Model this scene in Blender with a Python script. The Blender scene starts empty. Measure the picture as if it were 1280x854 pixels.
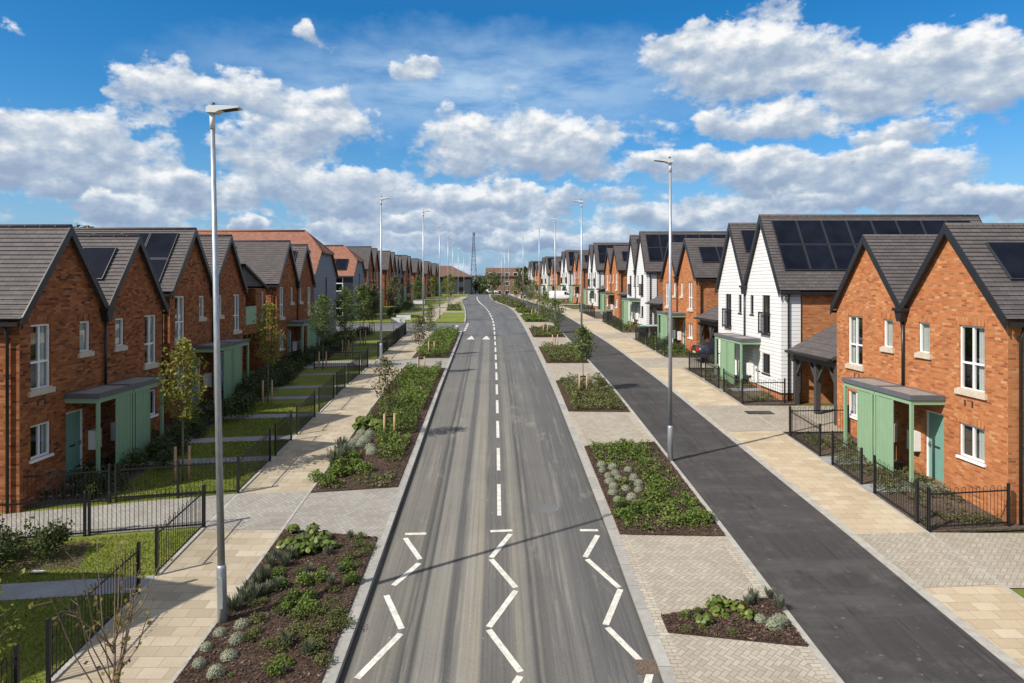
import bpy, math, random
from mathutils import Vector, Matrix
from mathutils.geometry import tessellate_polygon
random.seed(11)
R = math.radians
sc = bpy.context.scene
COL = sc.collection
F = 853.0; VX = 622.0; VY = 358.0; CAMZ = 7.0     # lens in photo pixels, vanishing point, eye height

# ------------------------------------------------------------------ terrain profile
PROF = [(-60, -10.2), (-10, -7.8), (0, -7.30), (11.5, -6.70), (18, -6.18), (23, -5.80), (34, -5.02), (43.5, -4.58),
        (53, -4.18), (63, -3.76), (72, -3.44), (82, -3.08), (101, -2.68), (121, -2.5), (141, -2.4), (200, -2.3), (400, -2.3), (4000, -2.3)]
def _prof(y):
    p = PROF
    for i in range(len(p) - 1):
        if y <= p[i + 1][0]: break
    (x0, a), (x1, b) = p[i], p[i + 1]
    def sl(j):
        if j <= 0 or j >= len(p) - 1: return 0 if j else (p[1][1] - p[0][1]) / (p[1][0] - p[0][0])
        s0 = (p[j][1] - p[j - 1][1]) / (p[j][0] - p[j - 1][0]); s1 = (p[j + 1][1] - p[j][1]) / (p[j + 1][0] - p[j][0])
        return 0 if s0 * s1 <= 0 else 2 * s0 * s1 / (s0 + s1)
    h = x1 - x0; t = (y - x0) / h; m0 = sl(i) * h; m1 = sl(i + 1) * h
    t2 = t * t; t3 = t2 * t
    return a * (2 * t3 - 3 * t2 + 1) + m0 * (t3 - 2 * t2 + t) + b * (-2 * t3 + 3 * t2) + m1 * (t3 - t2)
KN = [float(y) for y in list(range(-60, 0, 5)) + list(range(0, 160, 1)) + list(range(160, 220, 5)) + [220, 260, 300, 400, 700, 1200, 2500, 4000]]
KZ = [_prof(y) + CAMZ for y in KN]
import bisect
def gz(y):
    i = min(max(bisect.bisect_right(KN, y) - 1, 0), len(KN) - 2)
    t = (y - KN[i]) / (KN[i + 1] - KN[i]); return KZ[i] * (1 - t) + KZ[i + 1] * t
def at(px, py):                                    # ground point seen at a photo pixel
    lo, hi = 4.0, 600.0
    for _ in range(50):
        m = (lo + hi) / 2
        if VY - (gz(m) - CAMZ) / m * F > py: lo = m
        else: hi = m
    return ((px - VX) / F * lo, lo)
CXT = [(-60, 0.05), (20, .05), (40, -.08), (58, -.25), (70, -.45), (82, -1.05), (94, -1.8), (104, -2.6), (123, -3.6), (141, -4.3), (200, -5.3), (300, -6)]
def lerp(tab, y):
    for (a, b), (c, d) in zip(tab, tab[1:]):
        if y <= c: return b + (d - b) * (max(y, a) - a) / (c - a)
    return tab[-1][1]
def cx(y): return (lerp(CXT, y - 4) + lerp(CXT, y) + lerp(CXT, y + 4)) / 3

# ------------------------------------------------------------------ mesh collector
class MB:
    def __init__(s): s.v = []; s.f = []; s.uv = []; s.mi = []; s.sm = []
    def face(s, pts, uv=None, m=0, smooth=False):
        b = len(s.v); s.v.extend([tuple(p) for p in pts]); s.f.append(tuple(range(b, b + len(pts))))
        s.uv.append(uv); s.mi.append(m); s.sm.append(smooth)
    def box(s, x0, x1, y0, y1, z0, z1, m=0):
        p = [(x0, y0, z0), (x1, y0, z0), (x1, y1, z0), (x0, y1, z0), (x0, y0, z1), (x1, y0, z1), (x1, y1, z1), (x0, y1, z1)]
        for q in ((0, 3, 2, 1), (4, 5, 6, 7), (0, 1, 5, 4), (1, 2, 6, 5), (2, 3, 7, 6), (3, 0, 4, 7)): s.face([p[i] for i in q], m=m)
    def bar(s, a, b, w, h, m=0):                   # rectangular bar from a to b
        a = Vector(a); b = Vector(b); d = (b - a).normalized()
        up = Vector((0, 0, 1)) if abs(d.z) < .95 else Vector((0, 1, 0))
        t = d.cross(up).normalized() * w / 2; u = t.cross(d).normalized() * h / 2
        c0 = [a + t + u, a - t + u, a - t - u, a + t - u]; c1 = [p + (b - a) for p in c0]
        s.face(c0[::-1], m=m); s.face(c1, m=m)
        for i in range(4): s.face([c0[i], c0[(i + 1) % 4], c1[(i + 1) % 4], c1[i]], m=m)
    def tube(s, pts, rad, n=8, cap=True, m=0):     # shared rings, smooth
        pts = [Vector(p) for p in pts]; rad = rad if isinstance(rad, (list, tuple)) else [rad] * len(pts)
        b = len(s.v)
        for i, p in enumerate(pts):
            d = (pts[min(i + 1, len(pts) - 1)] - pts[max(i - 1, 0)])
            d = d.normalized() if d.length > 1e-9 else Vector((0, 0, 1))
            t = d.cross(Vector((0, 1, 0)) if abs(d.y) < .9 else Vector((1, 0, 0))).normalized(); u = d.cross(t)
            for k in range(n):
                a = 2 * math.pi * k / n; s.v.append(tuple(p + (t * math.cos(a) + u * math.sin(a)) * rad[i]))
        for i in range(len(pts) - 1):
            for k in range(n):
                k2 = (k + 1) % n
                s.f.append((b + i * n + k, b + i * n + k2, b + (i + 1) * n + k2, b + (i + 1) * n + k)); s.uv.append(None); s.mi.append(m); s.sm.append(True)
        if cap:
            s.f.append(tuple(b + k for k in range(n))[::-1]); s.f.append(tuple(b + (len(pts) - 1) * n + k for k in range(n)))
            s.uv += [None, None]; s.mi += [m, m]; s.sm += [False, False]
    def prism(s, poly, axis, a, b, m=0):           # extrude 2D polygon along an axis (0: x, 1: y, 2: z)
        def P(p, h): return [(h, p[0], p[1]), (p[0], h, p[1]), (p[0], p[1], h)][axis]
        n = len(poly); s.face([P(p, a) for p in poly][::-1], m=m); s.face([P(p, b) for p in poly], m=m)
        for i in range(n): s.face([P(poly[i], a), P(poly[(i + 1) % n], a), P(poly[(i + 1) % n], b), P(poly[i], b)], m=m)
    def build(s, name, mats, parent=None, recalc=True):
        me = bpy.data.meshes.new(name); me.from_pydata(s.v, [], s.f)
        mats = mats if isinstance(mats, (list, tuple)) else [mats]
        for q in mats: me.materials.append(q)
        uvl = me.uv_layers.new(name='UVMap'); ud = uvl.data
        Z = Vector((0, 0, 1))
        for i, p in enumerate(me.polygons):
            p.material_index = s.mi[i]; p.use_smooth = s.sm[i]
            if s.uv[i]:
                for k, li in enumerate(p.loop_indices): ud[li].uv = s.uv[i][k]
            else:
                n = p.normal; t = Z.cross(n)
                t = t.normalized() if t.length > .02 else Vector((1, 0, 0))
                b = n.cross(t)
                for li in p.loop_indices:
                    c = me.vertices[me.loops[li].vertex_index].co; ud[li].uv = (c.dot(t), c.dot(b))
        me.update()
        o = bpy.data.objects.new(name, me); COL.objects.link(o)
        if parent: o.parent = parent
        return o
def tag(o, label=None, cat=None, group=None, kind=None):
    if label: o['label'] = label
    if cat: o['category'] = cat
    if group: o['group'] = group
    if kind: o['kind'] = kind
    return o
def empty(name, loc=(0, 0, 0), rz=0):
    o = bpy.data.objects.new(name, None); COL.objects.link(o); o.location = loc; o.rotation_euler = (0, 0, rz); o.empty_display_size = .3
    return o
KIDS = {}
def copy_tree(o, parent=None, skip=()):
    c = o.copy(); COL.objects.link(c)
    if parent: c.parent = parent
    for ch in list(o.children):
        if ch.name.split('.')[0] in skip: continue
        copy_tree(ch, c, skip)
    return c

# ------------------------------------------------------------------ materials
class NT:
    def __init__(s, name):
        s.m = bpy.data.materials.new(name); s.m.use_nodes = True; s.t = s.m.node_tree; s.n = s.t.nodes; s.l = s.t.links
        s.b = s.n['Principled BSDF']; s.out = s.n['Material Output']
    def add(s, typ, **kw):
        nd = s.n.new(typ)
        for k, v in kw.items():
            if k.startswith('i_'): nd.inputs[k[2:].replace('_', ' ')].default_value = v
            else: setattr(nd, k, v)
        return nd
    def link(s, a, b): s.l.new(a, b)
    def math(s, op, a, b=None, c=None, clamp=False):
        nd = s.n.new('ShaderNodeMath'); nd.operation = op; nd.use_clamp = clamp
        for i, q in enumerate((a, b, c)):
            if q is None: continue
            if isinstance(q, (int, float)): nd.inputs[i].default_value = q
            else: s.l.new(q, nd.inputs[i])
        return nd.outputs[0]
    def ramp(s, fac, stops, interp='LINEAR'):
        nd = s.n.new('ShaderNodeValToRGB'); cr = nd.color_ramp; cr.interpolation = interp
        while len(cr.elements) < len(stops): cr.elements.new(.5)
        for e, (p, c) in zip(cr.elements, stops):
            e.position = p; e.color = (c, c, c, 1) if isinstance(c, (int, float)) else tuple(c) + (1,)
        s.l.new(fac, nd.inputs[0]); return nd.outputs[0]
    def mix(s, fac, a, b, mode='MIX'):
        nd = s.n.new('ShaderNodeMix'); nd.data_type = 'RGBA'; nd.blend_type = mode
        for i, q in ((0, fac), (6, a), (7, b)):
            if isinstance(q, (int, float)) and i == 0: nd.inputs[0].default_value = q
            elif isinstance(q, (tuple, list)): nd.inputs[i].default_value = tuple(q) + (1,)
            elif isinstance(q, (int, float)): nd.inputs[i].default_value = (q, q, q, 1)
            else: s.l.new(q, nd.inputs[i])
        return nd.outputs[2]
    def noise(s, vec, scale, detail=3, rough=.55, dist=0):
        nd = s.add('ShaderNodeTexNoise'); nd.inputs['Scale'].default_value = scale; nd.inputs['Detail'].default_value = detail
        nd.inputs['Roughness'].default_value = rough; nd.inputs['Distortion'].default_value = dist
        if vec is not None: s.l.new(vec, nd.inputs['Vector'])
        return nd.outputs['Fac']
    def coord(s, which='UV'): return s.add('ShaderNodeTexCoord').outputs[which]
    def pos(s): return s.add('ShaderNodeNewGeometry').outputs['Position']
    def scalev(s, v, sx, sy, sz=1, rz=0):
        nd = s.add('ShaderNodeMapping'); nd.inputs['Scale'].default_value = (sx, sy, sz); nd.inputs['Rotation'].default_value = (0, 0, rz); s.l.new(v, nd.inputs[0]); return nd.outputs[0]
    def bump(s, h, strength=.4, dist=.01):
        nd = s.add('ShaderNodeBump'); nd.inputs['Strength'].default_value = strength; nd.inputs['Distance'].default_value = dist
        s.l.new(h, nd.inputs['Height']); s.l.new(nd.outputs[0], s.b.inputs['Normal']); return nd
    def col(s, c): s.l.new(c, s.b.inputs['Base Color'])
    def rough(s, v): s.b.inputs['Roughness'].default_value = v
def plain(name, c, rough=.6, metal=0, var=.12, scale=3.0, spec=.5):
    t = NT(name); n = t.noise(t.coord('Object'), scale, 5, .6)
    t.col(t.ramp(n, [(.3, tuple(q * (1 - var) for q in c)), (.7, tuple(min(1, q * (1 + var)) for q in c))]))
    t.rough(rough); t.b.inputs['Metallic'].default_value = metal; t.b.inputs['Specular IOR Level'].default_value = spec
    return t.m
def brick_mat(name, pal, mortar, bw=.215, rh=.070, ms=.010):
    t = NT(name); uv = t.coord('UV')
    b = t.add('ShaderNodeTexBrick'); b.inputs['Color1'].default_value = (0, 0, 0, 1); b.inputs['Color2'].default_value = (1, 1, 1, 1); b.inputs['Mortar'].default_value = (.5, .5, .5, 1)
    b.inputs['Scale'].default_value = 1; b.inputs['Brick Width'].default_value = bw; b.inputs['Row Height'].default_value = rh
    b.inputs['Mortar Size'].default_value = ms / 2; b.inputs['Mortar Smooth'].default_value = .15; t.link(uv, b.inputs['Vector'])
    bc = t.add('ShaderNodeSeparateColor'); t.link(b.outputs['Color'], bc.inputs[0])
    base = t.ramp(bc.outputs[0], pal)
    n1 = t.noise(uv, 1.1, 4, .6); n2 = t.noise(uv, 22, 4, .65)
    base = t.mix(t.math('MULTIPLY', t.math('SUBTRACT', n1, .42), 1.5, clamp=True), base, t.mix(1, base, (.72, .66, .66), 'MULTIPLY'))
    base = t.mix(t.ramp(n2, [(.35, .0), (.72, .55)]), base, t.mix(1, base, (1.35, 1.32, 1.3), 'MULTIPLY'))
    mcol = t.mix(n1, mortar, tuple(q * .75 for q in mortar))
    t.col(t.mix(b.outputs['Fac'], base, mcol)); t.rough(.9); t.b.inputs['Specular IOR Level'].default_value = .2
    h = t.math('ADD', t.math('MULTIPLY', b.outputs['Fac'], -1.0), t.math('MULTIPLY', n2, .35))
    t.bump(h, .6, .012); return t.m
def herring(name, cols, joint, size=.105, rot=45, jw=.07):
    t = NT(name); v = t.scalev(t.coord('UV'), 1 / size, 1 / size, 1, R(rot))
    sp = t.add('ShaderNodeSeparateXYZ'); t.link(v, sp.inputs[0]); x, y = sp.outputs[0], sp.outputs[1]
    i = t.math('FLOOR', x); j = t.math('FLOOR', y); fx = t.math('SUBTRACT', x, i); fy = t.math('SUBTRACT', y, j)
    m = t.math('FLOORED_MODULO', t.math('SUBTRACT', i, j), 4)
    is0 = t.math('COMPARE', m, 0, .1); is1 = t.math('COMPARE', m, 1, .1); is2 = t.math('COMPARE', m, 2, .1); is3 = t.math('COMPARE', m, 3, .1)
    L = t.math('LESS_THAN', fx, jw); Rr = t.math('GREATER_THAN', fx, 1 - jw); B = t.math('LESS_THAN', fy, jw); T = t.math('GREATER_THAN', fy, 1 - jw)
    jn = t.math('MAXIMUM', t.math('MAXIMUM', t.math('MULTIPLY', L, t.math('SUBTRACT', 1, is1)), t.math('MULTIPLY', Rr, t.math('SUBTRACT', 1, is0))),
                t.math('MAXIMUM', t.math('MULTIPLY', B, t.math('SUBTRACT', 1, is2)), t.math('MULTIPLY', T, t.math('SUBTRACT', 1, is3))))
    cb = t.add('ShaderNodeCombineXYZ'); t.link(t.math('SUBTRACT', i, is1), cb.inputs[0]); t.link(t.math('SUBTRACT', j, is2), cb.inputs[1])
    wn = t.add('ShaderNodeTexWhiteNoise'); wn.noise_dimensions = '2D'; t.link(cb.outputs[0], wn.inputs['Vector'])
    base = t.ramp(wn.outputs[0], cols); n1 = t.noise(t.pos(), .7, 5, .6); n2 = t.noise(t.pos(), 30, 3, .6)
    base = t.mix(t.ramp(n1, [(.38, 0), (.68, .65)]), base, t.mix(1, base, (.74, .72, .70), 'MULTIPLY'))
    base = t.mix(t.ramp(n2, [(.3, 0), (.75, .4)]), base, t.mix(1, base, (.78, .78, .78), 'MULTIPLY'))
    t.col(t.mix(t.math('MULTIPLY', jn, .8), base, joint)); t.rough(.9); t.b.inputs['Specular IOR Level'].default_value = .25
    t.bump(t.math('ADD', t.math('MULTIPLY', jn, -1), t.math('MULTIPLY', n2, .3)), .5, .006); return t.m
def ground_mat(name, stops, s1=.8, s2=14, s3=60, rough=.95, bump=.4, bd=.02, mixw=.5):
    t = NT(name); p = t.pos(); a = t.noise(p, s1, 5, .62); b = t.noise(p, s2, 5, .65); c = t.noise(p, s3, 3, .6)
    f = t.math('ADD', t.math('MULTIPLY', a, 1 - mixw), t.math('MULTIPLY', t.math('ADD', t.math('MULTIPLY', b, .6), t.math('MULTIPLY', c, .4)), mixw))
    t.col(t.ramp(f, stops)); t.rough(rough); t.b.inputs['Specular IOR Level'].default_value = .2
    t.bump(t.math('ADD', b, t.math('MULTIPLY', c, .6)), bump, bd); return t.m
def leaf_mat(name, stops, trans=.3, patch=2.0, rough=.55):
    t = NT(name); g = t.add('ShaderNodeNewGeometry'); n = t.noise(g.outputs['Position'], patch, 3, .6)
    f = t.math('ADD', t.math('MULTIPLY', g.outputs['Random Per Island'], .6), t.math('MULTIPLY', t.math('SUBTRACT', n, .3), 1.0), clamp=True)
    c = t.ramp(f, stops); t.col(c); t.rough(rough); t.b.inputs['Specular IOR Level'].default_value = .3
    tr = t.add('ShaderNodeBsdfTranslucent'); t.link(c, tr.inputs[0]); mx = t.add('ShaderNodeMixShader'); mx.inputs[0].default_value = trans
    t.link(t.b.outputs[0], mx.inputs[1]); t.link(tr.outputs[0], mx.inputs[2]); t.link(mx.outputs[0], t.out.inputs[0]); return t.m

M = {}
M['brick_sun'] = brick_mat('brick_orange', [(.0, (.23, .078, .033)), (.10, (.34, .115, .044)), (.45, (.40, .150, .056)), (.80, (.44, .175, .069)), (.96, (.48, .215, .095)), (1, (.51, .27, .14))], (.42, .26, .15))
M['brick_shaded'] = brick_mat('brick_shaded', [(.0, (.085, .03, .016)), (.16, (.20, .065, .025)), (.5, (.265, .092, .035)), (.8, (.315, .118, .047)), (1, (.37, .155, .068))], (.22, .125, .07))  # brick tone darkened: shade of the left fronts put into its colour
M['brick_far'] = brick_mat('brick_brown', [(.0, (.11, .06, .045)), (.5, (.23, .125, .085)), (1, (.30, .175, .125))], (.3, .22, .17))
def tile_mat(name, pal, bw=.3, rh=.165):
    t = NT(name); uv = t.coord('UV'); b = t.add('ShaderNodeTexBrick'); b.inputs['Color1'].default_value = (0, 0, 0, 1); b.inputs['Color2'].default_value = (1, 1, 1, 1); b.inputs['Mortar'].default_value = (.5, .5, .5, 1)
    b.inputs['Scale'].default_value = 1; b.inputs['Brick Width'].default_value = bw; b.inputs['Row Height'].default_value = rh; b.inputs['Mortar Size'].default_value = .005; b.inputs['Mortar Smooth'].default_value = .2
    t.link(uv, b.inputs['Vector']); s = t.add('ShaderNodeSeparateColor'); t.link(b.outputs[0], s.inputs[0])
    n = t.noise(uv, 1.6, 5, .65); n2 = t.noise(uv, 30, 4, .6)
    f = t.math('ADD', t.math('MULTIPLY', s.outputs[0], .22), t.math('ADD', t.math('MULTIPLY', n, .42), t.math('MULTIPLY', n2, .34)))
    t.col(t.mix(b.outputs['Fac'], t.ramp(f, pal), tuple(q * .4 for q in pal[0][1]))); t.rough(.75); t.b.inputs['Specular IOR Level'].default_value = .35
    t.bump(t.math('ADD', t.math('MULTIPLY', b.outputs['Fac'], -1), t.math('MULTIPLY', n2, .25)), .5, .01); return t.m
M['tile'] = tile_mat('concrete_tile', [(.2, (.066, .058, .059)), (.5, (.094, .083, .083)), (.8, (.132, .118, .118))])
M['tile_red'] = tile_mat('clay_tile', [(.2, (.16, .065, .042)), (.5, (.26, .115, .075)), (.8, (.37, .19, .13))], .18, .12)
M['tile_brown'] = tile_mat('brown_tile', [(.2, (.105, .06, .045)), (.5, (.145, .082, .06)), (.8, (.19, .11, .082))], .2, .15)
def clad_mat(name, c, pitch=.17):
    t = NT(name); uv = t.coord('UV'); sp = t.add('ShaderNodeSeparateXYZ'); t.link(uv, sp.inputs[0])
    fr = t.math('FRACT', t.math('DIVIDE', sp.outputs[1], pitch)); n = t.noise(uv, 2.2, 5, .6); n3 = t.noise(t.scalev(uv, 1.5, 30), 1.5, 3, .6)
    base = t.ramp(n, [(.3, tuple(q * .9 for q in c)), (.7, c)])
    base = t.mix(t.ramp(n3, [(.4, 0), (.7, .25)]), base, tuple(q * .8 for q in c))
    gap = t.math('LESS_THAN', fr, .085)
    t.col(t.mix(gap, base, tuple(q * .35 for q in c))); t.rough(.55)
    t.bump(t.math('SUBTRACT', 1, fr), 1.0, .03); return t.m
M['clad_white'] = clad_mat('white_weatherboard', (.68, .68, .675))
M['clad_grey'] = clad_mat('slate_grey_weatherboard', (.13, .14, .165))
M['clad_dark'] = clad_mat('charcoal_weatherboard', (.03, .036, .046))
M['upvc'] = plain('white_upvc', (.80, .81, .82), .35, var=.03)
M['stone'] = plain('cast_stone', (.52, .45, .36), .85, var=.12, scale=6)
M['black'] = plain('black_pvc', (.015, .017, .02), .4, var=.2)
M['char'] = plain('charcoal_trim', (.028, .03, .034), .5, var=.2)
M['rail'] = plain('black_painted_steel', (.007, .008, .010), .5, var=.25)
M['timber_dark'] = plain('dark_stained_timber', (.05, .046, .045), .7, var=.35, scale=12)
M['green'] = plain('sage_green_paint', (.235, .375, .235), .5, var=.05)
M['door'] = plain('teal_door_paint', (.16, .32, .27), .42, var=.05)
M['door_white'] = plain('off_white_door', (.66, .68, .66), .45, var=.05)
M['canopy'] = plain('grey_roof_membrane', (.24, .215, .195), .8, var=.14, scale=4)
M['canopy_edge'] = plain('grey_metal_edge', (.10, .11, .13), .5, var=.1)
M['white'] = plain('white_plastic', (.74, .74, .72), .5, var=.06)
M['metal'] = plain('brushed_steel', (.45, .46, .47), .35, 1, var=.1)
M['galv'] = None
t = NT('galvanised_steel'); v = t.coord('Object'); n = t.noise(t.scalev(v, 12, 12, 3), 1.5, 4, .65)
t.col(t.ramp(n, [(.3, (.30, .33, .36)), (.7, (.46, .49, .52))])); t.rough(.42); t.b.inputs['Metallic'].default_value = .55; M['galv'] = t.m
M['lantern'] = plain('lantern_grey', (.62, .64, .66), .4, var=.06)
t = NT('window_glass'); fr = t.add('ShaderNodeFresnel'); fr.inputs[0].default_value = 1.5
tr = t.add('ShaderNodeBsdfTransparent'); tr.inputs[0].default_value = (.74, .79, .79, 1); gl = t.add('ShaderNodeBsdfGlossy'); gl.inputs['Roughness'].default_value = .015; gl.inputs[0].default_value = (.95, .97, 1, 1)
nb = t.noise(t.coord('Object'), .9, 2, .5); bp = t.add('ShaderNodeBump'); bp.inputs['Strength'].default_value = .05; bp.inputs['Distance'].default_value = .02; t.link(nb, bp.inputs['Height']); t.link(bp.outputs[0], gl.inputs['Normal'])
mx = t.add('ShaderNodeMixShader'); lw = t.add('ShaderNodeLayerWeight'); lw.inputs[0].default_value = .5; t.link(t.math('MULTIPLY_ADD', t.math('POWER', lw.outputs['Facing'], 2.6), .8, .07, clamp=True), mx.inputs[0]); t.link(tr.outputs[0], mx.inputs[1]); t.link(gl.outputs[0], mx.inputs[2]); t.link(mx.outputs[0], t.out.inputs[0]); M['glass'] = t.m
M['carglass'] = plain('car_glass', (.012, .014, .016), .05, var=.1, spec=.9)
t = NT('curtain_cloth'); v = t.coord('Object'); w = t.noise(t.scalev(v, 3, 26, .2), 1, 2, .5); t.col(t.ramp(w, [(.3, (.52, .53, .52)), (.7, (.78, .78, .76))])); t.rough(.9); M['curtain'] = t.m
t = NT('solar_glass'); t.col(t.ramp(t.noise(t.coord('Object'), 1.2, 3), [(.3, (.006, .008, .014)), (.7, (.012, .015, .026))])); t.rough(.3); t.b.inputs['Specular IOR Level'].default_value = .03; M['solar'] = t.m
M['solar_rim'] = plain('solar_frame', (.035, .037, .042), .4, var=.1)
M['room'] = plain('room_plaster', (.35, .33, .30), .9, var=.1)

# ground materials
t = NT('main_road_asphalt'); uv = t.coord('UV'); sp = t.add('ShaderNodeSeparateXYZ'); t.link(uv, sp.inputs[0]); u, vv = sp.outputs[0], sp.outputs[1]
wob = t.math('MULTIPLY', t.math('SUBTRACT', t.noise(t.scalev(uv, .02, .035), 1, 3, .5), .5), .30)
uu = t.math('ADD', t.math('DIVIDE', t.math('ADD', u, wob), 5.5), .5)
D_, G_, T_, L_ = (.08, .08, .079), (.185, .176, .155), (.285, .272, .234), (.30, .285, .25)
str_ = t.ramp(uu, [(0, (.075, .07, .06)), (.03, G_), (.15, (.19, .18, .157)), (.178, D_), (.192, G_), (.212, D_), (.225, (.235, .224, .195)), (.295, (.245, .233, .205)), (.312, (.115, .113, .109)), (.335, (.125, .122, .117)), (.36, T_), (.42, (.285, .265, .215)), (.437, (.145, .14, .132)), (.53, (.15, .145, .137)), (.56, (.26, .245, .205)), (.60, (.19, .182, .165)), (.615, D_), (.628, G_), (.645, (.11, .108, .104)), (.665, (.165, .16, .148)), (.74, (.155, .15, .143)), (.765, (.175, .17, .16)), (.80, (.13, .128, .124)), (.975, (.12, .118, .114)), (1, (.085, .078, .066))])
fine = t.noise(t.scalev(uv, 17, .10), 1, 5, .65); mott = t.noise(t.pos(), .55, 5, .6); gr = t.noise(t.pos(), 55, 3, .7)
str_ = t.mix(t.ramp(fine, [(.36, .75), (.56, 0)]), str_, t.mix(1, str_, (.66, .66, .68), 'MULTIPLY'))
pale = t.noise(t.scalev(uv, 5, .16), 1, 6, .7); str_ = t.mix(t.ramp(pale, [(.54, 0), (.66, .45)]), str_, (.31, .295, .25))
str_ = t.mix(t.ramp(mott, [(.4, 0), (.7, .5)]), str_, t.mix(1, str_, (.76, .77, .79), 'MULTIPLY'))
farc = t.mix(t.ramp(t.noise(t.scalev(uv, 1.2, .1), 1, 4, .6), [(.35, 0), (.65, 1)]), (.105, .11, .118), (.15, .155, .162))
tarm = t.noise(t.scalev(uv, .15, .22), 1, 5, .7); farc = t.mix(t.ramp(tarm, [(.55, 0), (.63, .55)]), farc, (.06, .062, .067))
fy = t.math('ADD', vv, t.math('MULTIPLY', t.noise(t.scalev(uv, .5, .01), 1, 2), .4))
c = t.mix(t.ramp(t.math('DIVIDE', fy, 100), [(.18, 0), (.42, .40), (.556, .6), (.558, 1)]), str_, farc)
c = t.mix(t.ramp(gr, [(.3, .5), (.7, 0)]), c, t.mix(1, c, (.52, .52, .52), 'MULTIPLY'))
gr2 = t.noise(t.pos(), 22, 3, .7); c = t.mix(t.ramp(gr2, [(.35, .4), (.6, 0)]), c, t.mix(1, c, (.72, .72, .72), 'MULTIPLY')); cr_ = t.noise(t.scalev(t.pos(), 1, .35, 1), .9, 7, .75); c = t.mix(t.ramp(cr_, [(.60, 0), (.7, .35)]), c, (.30, .285, .245))
spk = t.noise(t.pos(), 9, 2, .5); c = t.mix(t.ramp(spk, [(.74, 0), (.78, .5)]), c, (.42, .40, .36))
t.col(c); t.rough(.88); t.b.inputs['Specular IOR Level'].default_value = .3; t.bump(gr, .25, .006); M['road'] = t.m
t = NT('fresh_dark_asphalt'); p = t.pos(); a = t.noise(t.scalev(p, .5, .16, 1), 1.2, 5, .65); b = t.noise(p, 60, 3, .7); s2 = t.noise(t.scalev(p, 6, .35, 1), 1, 3, .6); d = t.noise(p, 1.1, 6, .7)
c = t.ramp(a, [(.3, (.040, .037, .038)), (.7, (.066, .061, .061))]); c = t.mix(t.ramp(s2, [(.45, 0), (.7, .35)]), c, (.08, .076, .074))
c = t.mix(t.ramp(d, [(.54, 0), (.72, .55)]), c, (.135, .125, .115)); c = t.mix(t.ramp(b, [(.35, .45), (.65, 0)]), c, (.022, .021, .022))
fk = t.noise(p, 7, 2, .5); c = t.mix(t.ramp(fk, [(.70, 0), (.75, .6)]), c, (.19, .175, .155)); lg = t.noise(t.scalev(p, 3.2, .03, 1), 1, 2, .5); c = t.mix(t.ramp(lg, [(.485, 0), (.5, .7), (.515, 0)]), c, (.024, .023, .024)); tr_ = t.noise(t.scalev(p, .22, .8, 1), 1, 6, .7); c = t.mix(t.ramp(tr_, [(.5, 0), (.62, .5)]), c, (.088, .082, .078))
t.col(c); t.rough(.85); t.b.inputs['Specular IOR Level'].default_value = .3; t.bump(b, .3, .006); M['service'] = t.m
def flag_mat(name, pal, joint):
    t = NT(name); uv = t.coord('UV'); b = t.add('ShaderNodeTexBrick'); b.inputs['Color1'].default_value = (0, 0, 0, 1); b.inputs['Color2'].default_value = (1, 1, 1, 1); b.inputs['Mortar'].default_value = (.5, .5, .5, 1)
    b.inputs['Scale'].default_value = 1; b.inputs['Brick Width'].default_value = .47; b.inputs['Row Height'].default_value = .31; b.inputs['Mortar Size'].default_value = .005; b.inputs['Mortar Smooth'].default_value = .2
    t.link(uv, b.inputs['Vector']); s = t.add('ShaderNodeSeparateColor'); t.link(b.outputs[0], s.inputs[0]); base = t.ramp(s.outputs[0], pal)
    n = t.noise(t.pos(), .8, 5, .6); n2 = t.noise(t.pos(), 26, 4, .65)
    base = t.mix(t.ramp(n, [(.38, 0), (.7, .6)]), base, t.mix(1, base, (.76, .73, .68), 'MULTIPLY')); base = t.mix(t.ramp(n2, [(.35, .35), (.65, 0)]), base, t.mix(1, base, (.74, .73, .71), 'MULTIPLY'))
    t.col(t.mix(t.math('MULTIPLY', b.outputs['Fac'], .85), base, joint)); t.rough(.9); t.b.inputs['Specular IOR Level'].default_value = .25
    t.bump(t.math('ADD', t.math('MULTIPLY', b.outputs['Fac'], -1), t.math('MULTIPLY', n2, .3)), .45, .006); return t.m
M['flag'] = flag_mat('buff_flagstone', [(0, (.42, .345, .24)), (.35, (.455, .38, .27)), (.7, (.48, .405, .292)), (1, (.515, .45, .34))], (.22, .17, .11))
M['flag_l'] = flag_mat('pale_flagstone', [(0, (.335, .285, .21)), (.35, (.385, .33, .245)), (.7, (.41, .355, .268)), (1, (.45, .395, .305))], (.16, .13, .10))
M['block'] = herring('pale_block_paving', [(0, (.335, .30, .245)), (.5, (.375, .338, .28)), (1, (.415, .378, .318))], (.19, .165, .13))
M['block_grey'] = herring('grey_block_paving', [(0, (.275, .262, .236)), (.5, (.31, .297, .27)), (1, (.345, .332, .303))], (.17, .16, .145))
M['setts'] = brick_mat('edging_block', [(0, (.32, .29, .235)), (.5, (.36, .325, .27)), (1, (.40, .365, .305))], (.17, .15, .12), .21, .105, .010)
M['concrete'] = plain('kerb_concrete', (.33, .318, .285), .9, var=.2, scale=5)
t = NT('kerb_stone'); uv = t.coord('UV'); b = t.add('ShaderNodeTexBrick'); b.inputs['Scale'].default_value = 1; b.inputs['Brick Width'].default_value = 50; b.inputs['Row Height'].default_value = .914; b.inputs['Mortar Size'].default_value = .008
b.inputs['Color1'].default_value = (.29, .285, .27, 1); b.inputs['Color2'].default_value = (.38, .373, .345, 1); b.inputs['Mortar'].default_value = (.13, .13, .12, 1); t.link(uv, b.inputs['Vector'])
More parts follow.
